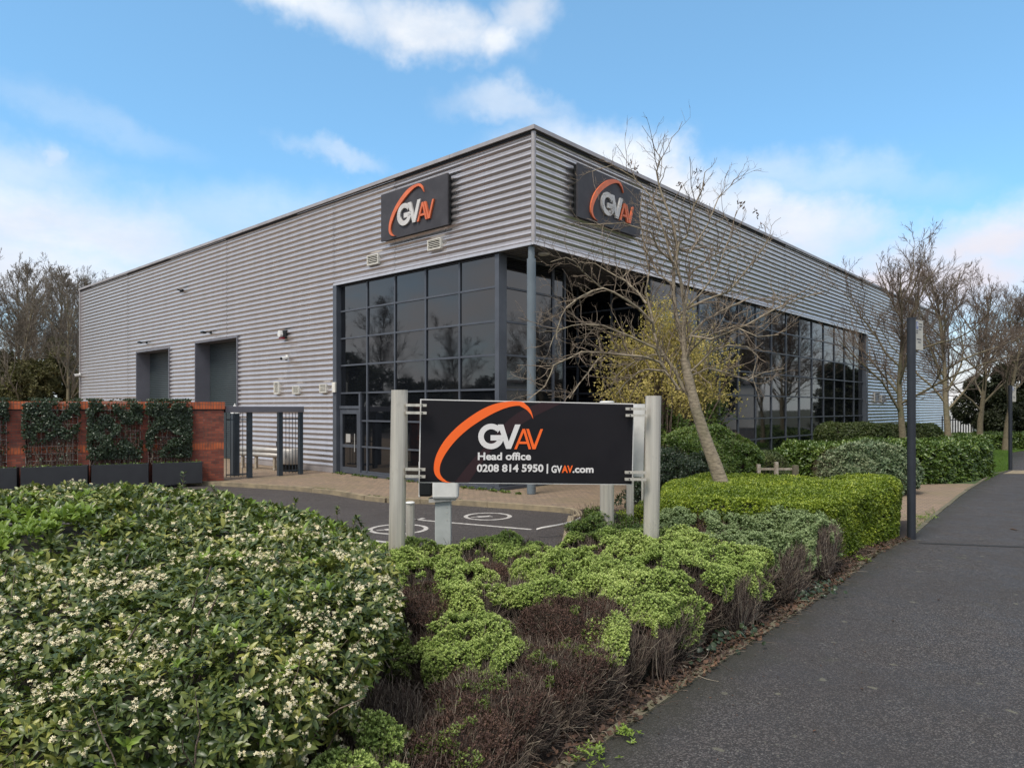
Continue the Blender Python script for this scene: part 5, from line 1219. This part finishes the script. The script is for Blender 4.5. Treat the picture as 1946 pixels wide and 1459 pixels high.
hedge_thing('ground_cover_bed', [(7.2, 20.3), (9.0, 20.6), (10.8, 21.5), (12.6, 24.4), (12.0, 25.2), (10.9, 25.0), (9.2, 23.6)], .82, .2, .07, L_laurel, .11, 330, 'dark leafy planting along the foot of the long glazing', 603, core=.14, dref=20, up=1.0, cat='planting')
hedge_thing('clipped_hedge', [(11.6, 26.0), (14, 25.9), (16.2, 26.2), (16.9, 27.0), (16.6, 28.1), (14.0, 28.4), (12.3, 28.2)], 1.56, .45, .05, L_yew, .06, 800, 'tall rounded clipped hedge against the building past the glazing', 604, core=.1, dref=24, k=5, tpl=(leaf4, leaf4f))
hedge_thing('back_hedge', [(19.5, 33.4), (24, 35.6), (30, 38), (38, 41), (38, 42.2), (29, 40), (23, 38), (19.2, 35.8)], .78, .15, .05, L_laurel, .12, 260, 'low far hedge behind the lawn and the street trees', 605, core=.12, dref=30)

# ---------------------------------------------------------------- trees
def tree_mesh(seed, Ht, clear, r0, nl=9, spread=.42, sub=(9, 7, 5), up=.1, ang=(32, 55), lim_len=.5, minr=.0052, trop=.05, curl=.13, lean=None):
    r = np.random.RandomState(seed); K = 6
    tr = bend(np.zeros((1, 3)), np.array([[.0, .0, 1.]]), Ht*.9, 12, r, .05, .15)
    rt = np.interp(np.arange(12)/11, [0, .06, clear/Ht/.9, 1], [r0*1.25, r0, r0*.72, minr*2])[None]
    hs = np.linspace(clear/Ht/.9, .86, nl); base = []; dirs = []; lens = []; rad = []
    for i, f in enumerate(hs):
        x = f*11; i0 = int(x); q = tr[0, i0]*(1-x+i0)+tr[0, min(11, i0+1)]*(x-i0); a = i*2.4+r.uniform(-.4, .4); e = math.radians(r.uniform(*ang))*(1-.35*f)
        base.append(q); dirs.append([math.cos(a)*math.sin(e), math.sin(a)*math.sin(e), math.cos(e)]); lens.append(Ht*lim_len*(1-.62*f)*r.uniform(.85, 1.15)); rad.append(r0*.44*(1-.65*f))
    L1 = bend(np.array(base), np.array(dirs), np.array(lens), K, r, curl, trop); R1 = np.array(rad)[:, None]*np.linspace(1, .3, K)[None]
    levels = [(L1, R1)]; Pn, Rn, Ls = L1, R1, np.array(lens)
    # leader sprays too
    for li, nb_ in enumerate(sub):
        n = len(Pn); f = r.uniform(.18, 1.0, (n, nb_)); x = f*(K-1); i0 = np.minimum(x.astype(int), K-2); fr = (x-i0)[..., None]; ii = np.arange(n)[:, None]
        b0 = Pn[ii, i0]*(1-fr)+Pn[ii, i0+1]*fr; td = unit(Pn[ii, i0+1]-Pn[ii, i0]); rb = Rn[ii, i0]*(1-fr[..., 0])+Rn[ii, i0+1]*fr[..., 0]
        dv_ = unit(td+unit(r.normal(size=td.shape))*r.uniform(.5, .95, td.shape[:2])[..., None]+UPV*up); ln = Ls[:, None]*(.62-.28*f)*r.uniform(.6, 1.25, f.shape)
        ok = np.ones(f.size, bool); b0, dv_, ln, rb = b0.reshape(-1, 3), dv_.reshape(-1, 3), ln.ravel(), rb.ravel()
        if li == 0:
            m = nb_*4; ft = r.uniform(.45, 1, m); x = ft*11; i0 = np.minimum(x.astype(int), 10); q = tr[0][i0]+(tr[0][i0+1]-tr[0][i0])*(x-i0)[:, None]; a = r.uniform(0, 6.28, m)
            b0 = np.concatenate([b0, q]); dv_ = np.concatenate([dv_, unit(np.stack([np.cos(a)*.7, np.sin(a)*.7, np.ones(m)*.8], 1))]); ln = np.concatenate([ln, Ht*.2*(1.2-ft)]); rb = np.concatenate([rb, np.full(m, r0*.2)])
        P2 = bend(b0, dv_, ln, K, r, curl*1.15, trop); R2 = np.maximum(rb*.62, minr)[:, None]*np.linspace(1, .35, K)[None]; R2 = np.maximum(R2, minr*.55)
        levels.append((P2, R2)); Pn, Rn, Ls = P2, R2, ln
    mt_ = strands(tr, rt, 12, 'trunk')
    return mt_, levels
def join_meshes(parts, name):
    V = []; Lp = []; St = []; vo = 0; lo = 0
    for me in parts:
        n = len(me.vertices); v = np.empty(n*3, np.float32); me.vertices.foreach_get('co', v); V.append(v.reshape(-1, 3)); l_ = np.empty(len(me.loops), np.int32); me.loops.foreach_get('vertex_index', l_); Lp.append(l_+vo)
        s_ = np.empty(len(me.polygons), np.int32); me.polygons.foreach_get('loop_start', s_); St.append(s_+lo); vo += n; lo += len(l_); bpy.data.meshes.remove(me)
    return np_mesh(name, np.concatenate(V), np.concatenate(Lp), np.concatenate(St), True)
def add_tree(meshes, loc, sc_=1, rz=0, label='', group=None, name='bare_tree', src={}):
    t = thing(name, loc, label, 'tree', group); t.scale = (sc_,)*3; t.rotation_euler.z = rz
    for nm, me in meshes:
        o = bpy.data.objects.new(nm, me); C.objects.link(o); o.parent = t
    return t
def make_tree(seed, mb_, mt2, **kw):
    tr, lv = tree_mesh(seed, **kw); trunk = join_meshes([tr, strands(lv[0][0], lv[0][1], 8)], 'trunk'); crown = join_meshes([strands(p, q, 5 if i == 0 else 3) for i, (p, q) in enumerate(lv[1:])], 'crown')
    trunk.materials.append(mb_); crown.materials.append(mt2); return [('trunk', trunk), ('crown', crown)]
st1 = make_tree(31, M_bark2, M_twig, Ht=7.6, clear=1.7, r0=.14, nl=14, sub=(9, 6, 5), ang=(42, 74), lim_len=.62, minr=.0062, trop=.05, curl=.13)
st2 = make_tree(32, M_bark2, M_twig, Ht=8.6, clear=2.0, r0=.15, nl=14, sub=(9, 6, 5), ang=(34, 66), lim_len=.55, minr=.0068, trop=.05, curl=.12)
g_ = 'bare street trees along the lawn'
add_tree(st1, (*XY(1714, 24.3), 0), 1.0, 1.0, 'bare street tree nearest the viewer behind the black parking post', g_)
add_tree(st2, (*XY(1804, 30), 0), 1.02, .3, 'bare street tree at the far end of the cladding', g_)
add_tree(st1, (*XY(1862, 37), 0), 1.18, 3.3, 'bare street tree with low fork before the dark evergreens', g_)
add_tree(st2, (*XY(1911, 36), 0), .98, 4.4, 'slim bare street tree nearest the right edge of the photo', g_)
add_tree(st2, (*XY(1990, 40), 0), 1.05, 2.0, 'bare street tree with only its twigs showing at the right edge', g_)
fb = make_tree(41, M_bark2, M_twigfar, Ht=14.5, clear=2.5, r0=.2, nl=12, sub=(8, 6, 5), ang=(20, 42), lim_len=.42, minr=.013, trop=.06, curl=.11)
fb2 = make_tree(42, M_bark2, M_twigfar, Ht=13.5, clear=2.0, r0=.18, nl=11, sub=(8, 6, 5), ang=(24, 50), lim_len=.44, minr=.013, trop=.05, curl=.12)
g_ = 'bare trees behind the far end of the building'
for i, (px, d, s_, rz, src, lb) in enumerate(((18, 54, .98, .3, fb2, 'bare tree cut by the left edge of the photo'), (62, 58, 1.05, 1.7, fb, 'tall slender bare tree second from the left edge'), (112, 56, 1.0, 2.9, fb, 'tall bare tree left of the building corner'), (150, 62, 1.0, 4.0, fb2, 'bare tree just clearing the building corner'), (205, 66, 1.06, 5.2, fb2, 'bare treetop rising over the roof line'), (-40, 50, 1.0, .9, fb, 'bare tree mostly outside the left edge'), (38, 50, .9, 2.2, fb2, 'smaller bare tree in front, close to the left edge'), (84, 62, 1.12, 3.5, fb2, 'broad bare tree behind the tallest ivy clad one'), (128, 50, .86, 5.6, fb, 'lower bare tree beside the building corner'), (176, 58, .98, 1.1, fb, 'bare tree behind the end of the cladding'))):
    add_tree(src, (*XY(px, d), 0), s_, rz, lb, g_)
# ivy-clad evergreens under them
def evergreen(loc, h, rx, ry, L, label, seed, group, leafL=.22, n=9000, mc=M_core, name='ivy_clad_tree', lobes=9):
    r = np.random.RandomState(seed); c_ = np.array([loc[0], loc[1], 0.0]); t = thing(name, c_, label, 'tree', group)
    mb = MB(); mb.tube([c_, c_+np.array([0, 0, h*.85])], [.22, .08], 8); mb.build('trunk', M_bark2, t)
    Q = []; NN = []
    for i in range(lobes):
        f = (i+.5)/lobes; z = h*(.12+.8*f); q = c_+np.array([r.normal()*rx*.5, r.normal()*ry*.4, z*r.uniform(.7, 1.1)]); s_ = (1-.25*f)*r.uniform(.45, .8)
        u = unit(r.normal(size=(n//lobes, 3))); Q.append(q+u*np.array([rx*s_, ry*s_, h*.17*r.uniform(.8, 1.4)])*r.uniform(.35, 1, (len(u), 1))**.4); NN.append(u)
    Q = np.concatenate(Q); NN = np.concatenate(NN); ok = Q[:, 2] > .05; Q, NN = Q[ok], NN[ok]; nz = Wob(seed, (.25, .6, 1.3), (1, .8, .6)); ok = nz(Q) > -.75; Q, NN = Q[ok], NN[ok]
    leafy(t, Q, NN, 4, (20, 85), leafL, L, r, name='crown', up=.3, jit=.8, tpl=(leaf4, leaf4f), stem=leafL); return t
g_ = 'ivy clad trees behind the brick wall'
ev_ = []
for i, (px, d, h, rx, L, lb) in enumerate(((5, 50, 5.2, 2.4, L_far, 'olive green scrub tree at the left edge behind the brick wall'), (48, 52, 7.0, 2.0, L_far, 'olive ivy clad tree behind the left ivy panels'), (92, 53, 8.2, 1.8, L_far, 'tall ivy clad tree left of the building corner'), (130, 51, 6.4, 2.0, L_far, 'dark green ivy clad tree touching the building corner'), (152, 55, 6.6, 1.8, L_far, 'ivy clad tree half hidden by the building corner'))):
    ev_.append(evergreen(XY(px, d), h, rx, 1.6, L, lb, 700+i, g_, n=5600, leafL=.19))
g_ = 'dark evergreens beyond the lawn'
for i, (px, d, h, rx, lb) in enumerate(((1890, 46, 4.2, 1.0, 'dark evergreen beside the white canopy tent'), (1925, 47, 5.6, 1.9, 'broad dark evergreen between two street trees'), (1972, 48, 5.2, 2.8, 'dark evergreen at the right edge behind the lawn'))):
    evergreen(XY(px, d), h, rx, 2.2, L_darkfar, lb, 720+i, g_, leafL=.2, n=9000, name='dark_evergreen')
# trees outside the frame that show in the glass
g_ = 'trees across the car park, mirrored in the left glazing'
for i, (x, y, s_, rz) in enumerate(((-46, 4, .85, 1), (-50, 12, 1.0, 2), (-44, 19, .8, 3), (-52, 26, .95, 4), (-47, -6, .9, 5), (-55, 33, .95, 0), (-50, -14, 1.0, 2))):
    add_tree(fb if i % 2 else fb2, (x, y, 0), s_, rz, 'bare tree across the car park, mirrored in the dark glass', g_)
for i, (x, y, h) in enumerate(((-48, 0, 6.2), (-50, 8, 7.0), (-47, 15, 5.6), (-50, 22, 6.4), (-52, 30, 7.2), (-50, -9, 6.6))):
    evergreen((x, y), h, 4.4, 4.4, L_darkfar, 'dark evergreen across the car park, mirrored in the dark glass', 740+i, g_, leafL=.4, n=5000)
g_ = 'trees along the road, mirrored in the right glazing'
for i, (x, y, s_, rz) in enumerate(((30, 6, 1.0, 0), (33, 13, 1.05, 1), (31, 19, .95, 2.2), (37, 25, 1.15, 3), (30, -3, 1.0, 4), (40, 17, 1.25, 5))):
    add_tree(st1 if i % 2 else st2, (x, y, 0), s_*1.15, rz, 'bare roadside tree mirrored in the right glazing', g_)
for i, (x, y, h) in enumerate(((45, 34, 6.5), (47, 41, 7.5), (49, 28, 5.5))):
    evergreen((x, y), h, 3.6, 3.6, L_darkfar, 'dark roadside evergreen mirrored in the right glazing', 760+i, g_, leafL=.35, n=4000)

# the leaning tree in the lime hedge, limb by limb
r = np.random.RandomState(77); DT = 12.2
lt = thing('leaning_tree', G(1386, 1012), 'pale barked bare tree leaning out of the lime hedge', 'tree')
def c3(pts, s=2.99, ox=950, oy=220): return [(x/s+ox, y/s+oy) for x, y in pts]
def c6(pts, oy=460): return [(x/6.483+1000, y/6.483+oy) for x, y in pts]
stem = [(1392, 1012), (1371, 918), (1358, 880), (1345, 846), (1333, 810), (1322, 775), (1313, 740), (1306, 708), (1301, 680)]
sr = [15.5, 13.8, 12.6, 11.5, 10.6, 10, 9.4, 8.9, 8.4]
limbs = [  # points, start radius px, end radius px, depth drift
 ([(1301, 680)]+c3([(1050, 1340), (1030, 1250), (1000, 1130), (985, 1000), (990, 870), (1010, 760), (985, 620), (940, 500), (905, 400), (890, 320), (915, 240), (870, 180)]), 7.5, .9, .1),
 ([(1301, 680)]+c3([(1045, 1230), (1050, 1100), (1030, 950), (1000, 830), (1020, 720), (1060, 690), (1100, 520), (1150, 420), (1165, 320)]), 6, .9, -.5),
 (c3([(1045, 1150), (1080, 900), (1200, 800), (1290, 760), (1400, 730)]), 3, .8, .8),
 (c3([(1060, 1100), (1160, 1050), (1300, 1000), (1400, 880), (1500, 750), (1540, 680)]), 3.4, .8, -.4),
 ([(1303, 690)]+c3([(1090, 1250), (1200, 1270), (1400, 1190), (1560, 1100), (1700, 1040), (1840, 1000)]), 4, .9, -.9),
 (c3([(1020, 760), (1080, 780), (1180, 620), (1240, 470), (1320, 390)]), 3, .8, .6),
 ([(1318, 760), (1297, 735), (1284, 705)]+c3([(960, 1400), (900, 1310), (875, 1230), (860, 1120), (830, 1000), (850, 880), (820, 760), (840, 640)]), 6, .9, .5),
 ([(1243, 631)]+c6([(1560, 1000), (1400, 830), (1250, 720), (1080, 620), (950, 570), (820, 600), (660, 680), (500, 800), (440, 900), (380, 1080), (370, 1200)]), 3.8, .9, -.9),
 (c6([(950, 570), (900, 545), (780, 440), (680, 350), (600, 240), (490, 190), (300, 245)]), 2.4, .8, -1.1),
 (c6([(1300, 560), (1230, 480), (1125, 430), (920, 310), (850, 265), (640, 245)]), 2.3, .8, .2),
 (c6([(1480, 760), (1380, 620), (1250, 500), (1180, 440), (1330, 290)]), 3, .9, .3),
 ([(1262, 700)]+c6([(1600, 1310), (1400, 1220), (1250, 1150), (1100, 1090), (950, 1030), (700, 1010), (560, 1030), (420, 1080), (340, 1160), (290, 1300)]), 3.6, .9, -.6),
 ([(1266, 706)]+c6([(1640, 180), (1500, 130), (1400, 110), (1200, 95), (1000, 75), (840, 60), (680, 55), (560, 120), (400, 190), (340, 220), (300, 330), (230, 480), (30, 640)], 660), 3.6, 1.0, -1.0),
 (c6([(1700, 100), (1560, 90), (1330, 180), (1200, 270), (1110, 350), (1050, 480)], 660), 2.6, .8, .4),
 ([(1290, 740)]+c6([(1800, 400), (1700, 290), (1500, 270), (1400, 290), (1230, 430), (1110, 580)], 660), 4, .9, -.3),
 (c6([(1250, 95), (1040, 50), (880, 150), (740, 340), (660, 440), (530, 630)], 660), 2.2, .9, -1.2),
 ([(1281, 500), (1251, 474), (1237, 441), (1184, 424), (1137, 427), (1092, 424)], 2.8, .7, -.7),
 ([(1281, 510), (1262, 440), (1246, 395), (1234, 370), (1204, 337), (1164, 314), (1114, 329)], 2.8, .7, .5),
 ([(1306, 712), (1330, 690), (1352, 668), (1385, 656), (1420, 659), (1440, 676), (1430, 715), (1438, 742)], 3.0, .8, -.5),
 ([(1308, 716), (1345, 700), (1380, 708), (1420, 722), (1450, 708), (1490, 700)], 2.6, .8, .7),
 ([(1300, 650), (1335, 612), (1372, 590), (1425, 566), (1470, 572), (1510, 560)], 3.2, .8, .9),
 ([(1290, 600), (1330, 560), (1360, 520), (1385, 455), (1400, 400)], 3.0, .8, -.2),
 ([(1284, 545), (1250, 520), (1225, 470), (1215, 410), (1222, 360)], 2.6, .8, .9),
 ([(1302, 676), (1340, 640), (1395, 620), (1440, 640), (1480, 636)], 2.8, .8, -1.1)]
def to3(pts, dr, seed):
    rr_ = random.Random(seed); n = len(pts); return [P(x, y, DT+dr*(i/(n-1))**.8+rr_.uniform(-.04, .04)) for i, (x, y) in enumerate(pts)]
mb = MB(); tp = [P(x, y, 12.2) for x, y in stem]; tp[0].z = 0; tp[0] = tp[0]; mb.tube(tp, [q/F*12.2 for q in sr], 16)
segsP = []; 
for i, (pts, ra_, rb_, dr) in enumerate(limbs):
    p3 = to3(pts, dr, i); n = len(p3); rd_ = [(ra_+(rb_-ra_)*(k/(n-1))**.75)/F*12.2 for k in range(n)]; rd_ = [q*.8 for q in rd_]; mb.tube(p3, rd_, 7, cap=False); segsP.append((p3, rd_))
mb.build('trunk', M_bark, lt)
b0 = []; dd_ = []; ln = []; rb = []
for p3, rd_ in segsP:
    for a, b_, ra_ in zip(p3[:-1], p3[1:], rd_):
        L = (b_-a).length; td = np.array((b_-a).normalized()); nk = max(1, int(L/.12+r.uniform()))
        for _ in range(nk):
            f = r.uniform(); b0.append(np.array(a.lerp(b_, f))); sd_ = unit(r.normal(size=3)); dd_.append(td*.75+sd_*.75+UPV*.25); ln.append(r.uniform(.2, .85)*(1 if ra_ < .03 else .7)); rb.append(min(.009, ra_*.6))
b0, dd_, ln, rb = map(np.array, (b0, dd_, ln, rb)); K = 6
A1 = bend(b0, dd_, ln, K, r, .22, .05); R1 = np.maximum(rb, .0042)[:, None]*np.linspace(1, .5, K)[None]
def kids(Pn, Rn, Ls, nb_, mn, r, trop=.06):
    n = len(Pn); f = r.uniform(.15, .95, (n, nb_)); x = f*(K-1); i0 = np.minimum(x.astype(int), K-2); fr_ = (x-i0)[..., None]; ii = np.arange(n)[:, None]
    q = Pn[ii, i0]*(1-fr_)+Pn[ii, i0+1]*fr_; td = unit(Pn[ii, i0+1]-Pn[ii, i0]); d_ = unit(td*.8+unit(r.normal(size=td.shape))*.8+UPV*.25); L = Ls[:, None]*r.uniform(.25, .6, f.shape)
    rr_ = np.maximum(Rn[ii, i0]*.65, mn); P_ = bend(q.reshape(-1, 3), d_.reshape(-1, 3), L.ravel(), K, r, .24, trop); return P_, rr_.ravel()[:, None]*np.linspace(1, .55, K)[None], L.ravel()
A2, R2, L2 = kids(A1, R1, ln, 3, .0030, r); A3, R3, L3 = kids(A2, R2, L2, 2, .0024, r)
cr_ = join_meshes([strands(A1, R1, 4), strands(A2, R2, 3), strands(A3, R3, 3)], 'crown'); link(cr_, 'crown', M_twigm, lt)
# a few withered leaves and pods at the top
q = []
for px, py in ((1196, 312), (1205, 322), (1327, 345), (1330, 358), (1325, 328), (1405, 388), (1412, 392), (1290, 352), (1438, 404), (1443, 432)): q += [np.array(P(px, py, 12.2))]*4
q = np.array(q)+r.normal(size=(len(q), 3))*.03; leafy(lt, q, unit(r.normal(size=q.shape)), 2, (20, 90), .07, L_dead, r, name='dead_leaves', jit=.8)

# yellow-green shrub in front of the entrance
r = np.random.RandomState(88); c_ = np.array([*XY(1262, 17.6), 0.0]); yt = thing('yellowing_shrub', c_, 'tall airy shrub with olive yellow leaves before the entrance', 'shrub')
tips = []
for i in range(300):
    u = unit(r.normal(size=3)); f = r.uniform(.2, 1.15)**.5; q = c_+np.array([u[0]*1.95, u[1]*1.3, 0])*f*(.55+.45*r.uniform()); z = 2.75+u[2]*2.05*f
    q = q+np.array([0, 0, z]); tips.append(q)
tips = np.array(tips); k = (tips[:, 2] > .9) & ~((tips[:, 0]-c_[0] < -.6) & (tips[:, 2] > 3.9)); tips = tips[k]
ft = c_+(tips-c_)*np.array([.12, .12, 0])+np.array([0, 0, .1]); s_ = np.linspace(0, 1, 7)[None, :, None]; ctl = ft*.5+tips*.5+(tips-c_)*np.array([.15, .15, .1])
link(strands(ft[:, None]*(1-s_)**2+2*ctl[:, None]*s_*(1-s_)+tips[:, None]*s_**2+r.normal(size=(len(tips), 7, 3))*.02, np.linspace(.02, .004, 7)[None].repeat(len(tips), 0), 4, 'stems'), 'stems', M_twig, yt)
ti = r.randint(0, len(tips), 17000); Q = tips[ti]+r.normal(size=(17000, 3))*np.array([.075, .075, .22])+(tips[ti]-c_-np.array([0, 0, 2.2]))*r.uniform(-.25, .1, (17000, 1)); k = Q[:, 2] > .5; Q = Q[k]; lowm = Q[:, 2] < 2.15+.25*np.sin(Q[:, 0]*4)
leafy(yt, Q[~lowm], unit(Q[~lowm]-c_-np.array([0, 0, 2.2])), 4, (15, 60), .05, L_yellow, r, up=.9, jit=.5, tpl=(leaf4, leaf4f), stem=.04)
leafy(yt, Q[lowm], unit(Q[lowm]-c_-np.array([0, 0, 1.2])), 5, (15, 80), .055, L_round, r, name='lower_foliage', up=.5, jit=.5, tpl=(leaf4, leaf4f), stem=.04)

# ---------------------------------------------------------------- litter, ivy and grass
r = np.random.RandomState(99); E = np.array(EDGE[:11]); seg = np.linalg.norm(E[1:]-E[:-1], axis=1)
def along(n, lo, hi, bias=1.0):
    i = r.choice(len(seg), n, p=seg/seg.sum()); t = r.uniform(size=n)[:, None]; q = E[i]*(1-t)+E[i+1]*t; d = unit(E[i+1]-E[i]); nn = np.stack([-d[:, 1], d[:, 0]], 1)
    return q+nn*(lo+(hi-lo)*r.uniform(size=n)**bias)[:, None]
fl8 = [(0, 0, 0), (.3, .28, .08), (.35, 0, -.02), (.3, -.28, .1), (.72, .24, .02), (.7, 0, .03), (.72, -.24, .07), (1, 0, .14)]
q = along(9500, .0, 1.0, 1.5); n = len(q); p = np.column_stack([q, r.uniform(.0, .035, n)]); A, B, Cn = rframes(n, np.tile(UPV, (n, 1)), .45, r)
o = link(stamp(fl8, leaf8f, p, A, B, Cn, r.uniform(.02, .06, n), 'leaf_litter'), 'leaf_litter', L_litter); tag(o, 'brown fallen leaves between the shrubs and the path edge', 'leaf litter', kind='stuff')
q = along(260, -1.3, .0, .45); n = len(q); p = np.column_stack([q, np.full(n, .001)]); A, B, Cn = rframes(n, np.tile(UPV, (n, 1)), .1, r)
o = link(stamp(fl8, leaf8f, p, A, B, Cn, r.uniform(.006, .022, n), 'path_debris'), 'path_debris', L_litter); tag(o, 'tiny leaf crumbs scattered along the edge of the tarmac path', 'debris', kind='stuff')
q = along(1500, .02, .8, 1.2); n = len(q); p = np.column_stack([q, r.uniform(.005, .03, n)]); S_ = bend(p, r.normal(size=(n, 3))*np.array([1, 1, .12]), r.uniform(.06, .3, n), 5, r, .25)
S_[..., 2] = np.clip(S_[..., 2], .004, .08); o = link(strands(S_, np.linspace(.0028, .0014, 5)[None].repeat(n, 0), 3, 'fallen_twigs'), 'fallen_twigs', M_deadtwig); tag(o, 'thin fallen twigs lying on the soil beside the path', 'twigs', kind='stuff')
iv = []
for px, py, s_, n in ((1300, 1238, .16, 60), (1345, 1222, .2, 70), (1392, 1200, .14, 40), (1520, 1128, .2, 60), (1560, 1118, .15, 40), (1500, 1140, .1, 30), (1290, 1255, .1, 30)):
    g = G(px, py); iv.append(np.column_stack([g.x+r.normal(size=n)*s_, g.y+r.normal(size=n)*s_*.8, r.uniform(.02, .12, n)]))
iv = np.concatenate(iv); A, B, Cn = rframes(len(iv), np.tile(np.array([.1, -.5, .8]), (len(iv), 1)), .35, r)
o = link(stamp(leaf5, leaf5f, iv, A, B, Cn, r.uniform(.035, .065, len(iv)), 'trailing_ivy'), 'trailing_ivy', L_ivy); tag(o, 'trailing ivy leaves among the litter by the path', 'ivy', kind='stuff')
for px, py, s_, n, lb in ((1128, 1440, .06, 34, 'small green weed at the path edge, bottom of the photo'), (1188, 1398, .04, 22, 'tiny green weed sprouting from the path edging'), (1640, 1066, .08, 40, 'green weed clump at the foot of the lime hedge'), (1752, 985, .12, 60, 'low green weeds beside the black parking post')):
    g = G(px, py); Q = np.column_stack([g.x+r.normal(size=n)*s_, g.y+r.normal(size=n)*s_, r.uniform(.005, .05, n)]); o = link(whorls(Q, np.tile(UPV, (n, 1)), 4, (30, 80), .032, r, up=.6, name='weed'), 'weed', L_osmnew, base=g); tag(o, lb, 'weed', 'weeds along the path')
# stray leaves on the path
for i, (px, py, s_) in enumerate(((1918, 1005, .16), (1650, 930, .1), (1785, 1138, .05), (1095, 1115, .0), (1694, 1178, .045), (1640, 1310, .03), (1545, 1390, .03), (1410, 1130, .03))):
    if s_ == 0: continue
    g = G(px, py); A, B, Cn = rframes(1, UPV[None], .12, r); o = link(stamp(fl8, leaf8f, np.array([[g.x, g.y, .004]]), A, B, Cn, np.array([s_]), 'fallen_leaf'), 'fallen_leaf', L_litter, base=g)
    tag(o, ['pale fallen leaf far along the path near the right edge', 'fallen leaf on the brick strip', 'small tan leaf in the middle of the path', '', 'small tan leaf on the path at mid distance', 'tiny leaf on the near path, right', 'tiny leaf on the near path, bottom', 'tiny leaf by the shrubs'][i], 'leaf', 'single leaves on the path')
# grass on the lawn
def tufts(poly, n, hgt, label, name='grass'):
    poly = np.array(poly); lo, hi = poly.min(0), poly.max(0); x, y = r.uniform(lo[0], hi[0], n*4), r.uniform(lo[1], hi[1], n*4); k = inside(poly, x, y); x, y = x[k][:n], y[k][:n]; n = len(x)
    Q = np.column_stack([x, y, np.full(n, -.02)]); bl = [(0, .05, 0), (0, -.05, 0), (.6, -.03, .0), (1, 0, -.1), (.6, .03, 0)]
    o = link(whorls(Q, np.tile(UPV, (n, 1)), 4, (5, 45), hgt, r, up=.5, jit=.3, tpl=(bl, [(0, 1, 2, 4), (4, 2, 3)]), name=name), name, L_grass); tag(o, label, 'grass', kind='stuff')
tufts([g2(1870, 915), g2(1883, 904), g2(1915, 894.5), (24.5, 34), (29, 38), (22, 36), (17, 28), (16.6, 23.5)], 26000, .075, 'short green lawn beside the path at the right')
tufts([g2(1738, 1018), g2(1756, 994), g2(1780, 979), g2(1772, 962), (7.9, 13.6)], 500, .05, 'patchy grass between black post and brick strip', 'verge_grass')
# moss and weeds along the kerb and the building foot
q = np.array(KERB[1:]); sg_ = np.linalg.norm(q[1:]-q[:-1], axis=1); i = r.choice(len(sg_), 900, p=sg_/sg_.sum()); t = r.uniform(size=900)[:, None]; p = q[i]*(1-t)+q[i+1]*t+r.normal(size=(900, 2))*.03; nzk = Wob(5, (.3, .8), (1, .6)); P3 = np.column_stack([p, np.full(900, .0)]); k = nzk(P3) > .2
P3 = P3[k]; P3[:, 2] = np.where(r.uniform(size=len(P3)) < .5, -.09, .015); o = link(whorls(P3, np.tile(UPV, (len(P3), 1)), 4, (20, 80), .028, r, tpl=(leaf4, leaf4f), name='kerb_moss'), 'kerb_moss', L_round); tag(o, 'moss and tiny weeds along the car park kerb', 'moss', kind='stuff')
w_ = []
for a in np.linspace(0.2, 8.6, 60):
    if r.uniform() < .55: g = BL(a, 0, r.uniform(.05, .2)); w_ += [[g.x+r.normal()*.06, g.y+r.normal()*.06, .0] for _ in range(7)]
w_ = np.array(w_); o = link(whorls(w_, np.tile(UPV, (len(w_), 1)), 4, (10, 70), .07, r, tpl=(leaf4, leaf4f), name='wall_foot_weeds'), 'wall_foot_weeds', L_round); tag(o, 'tiny weeds along the foot of the glazing', 'weeds', kind='stuff')
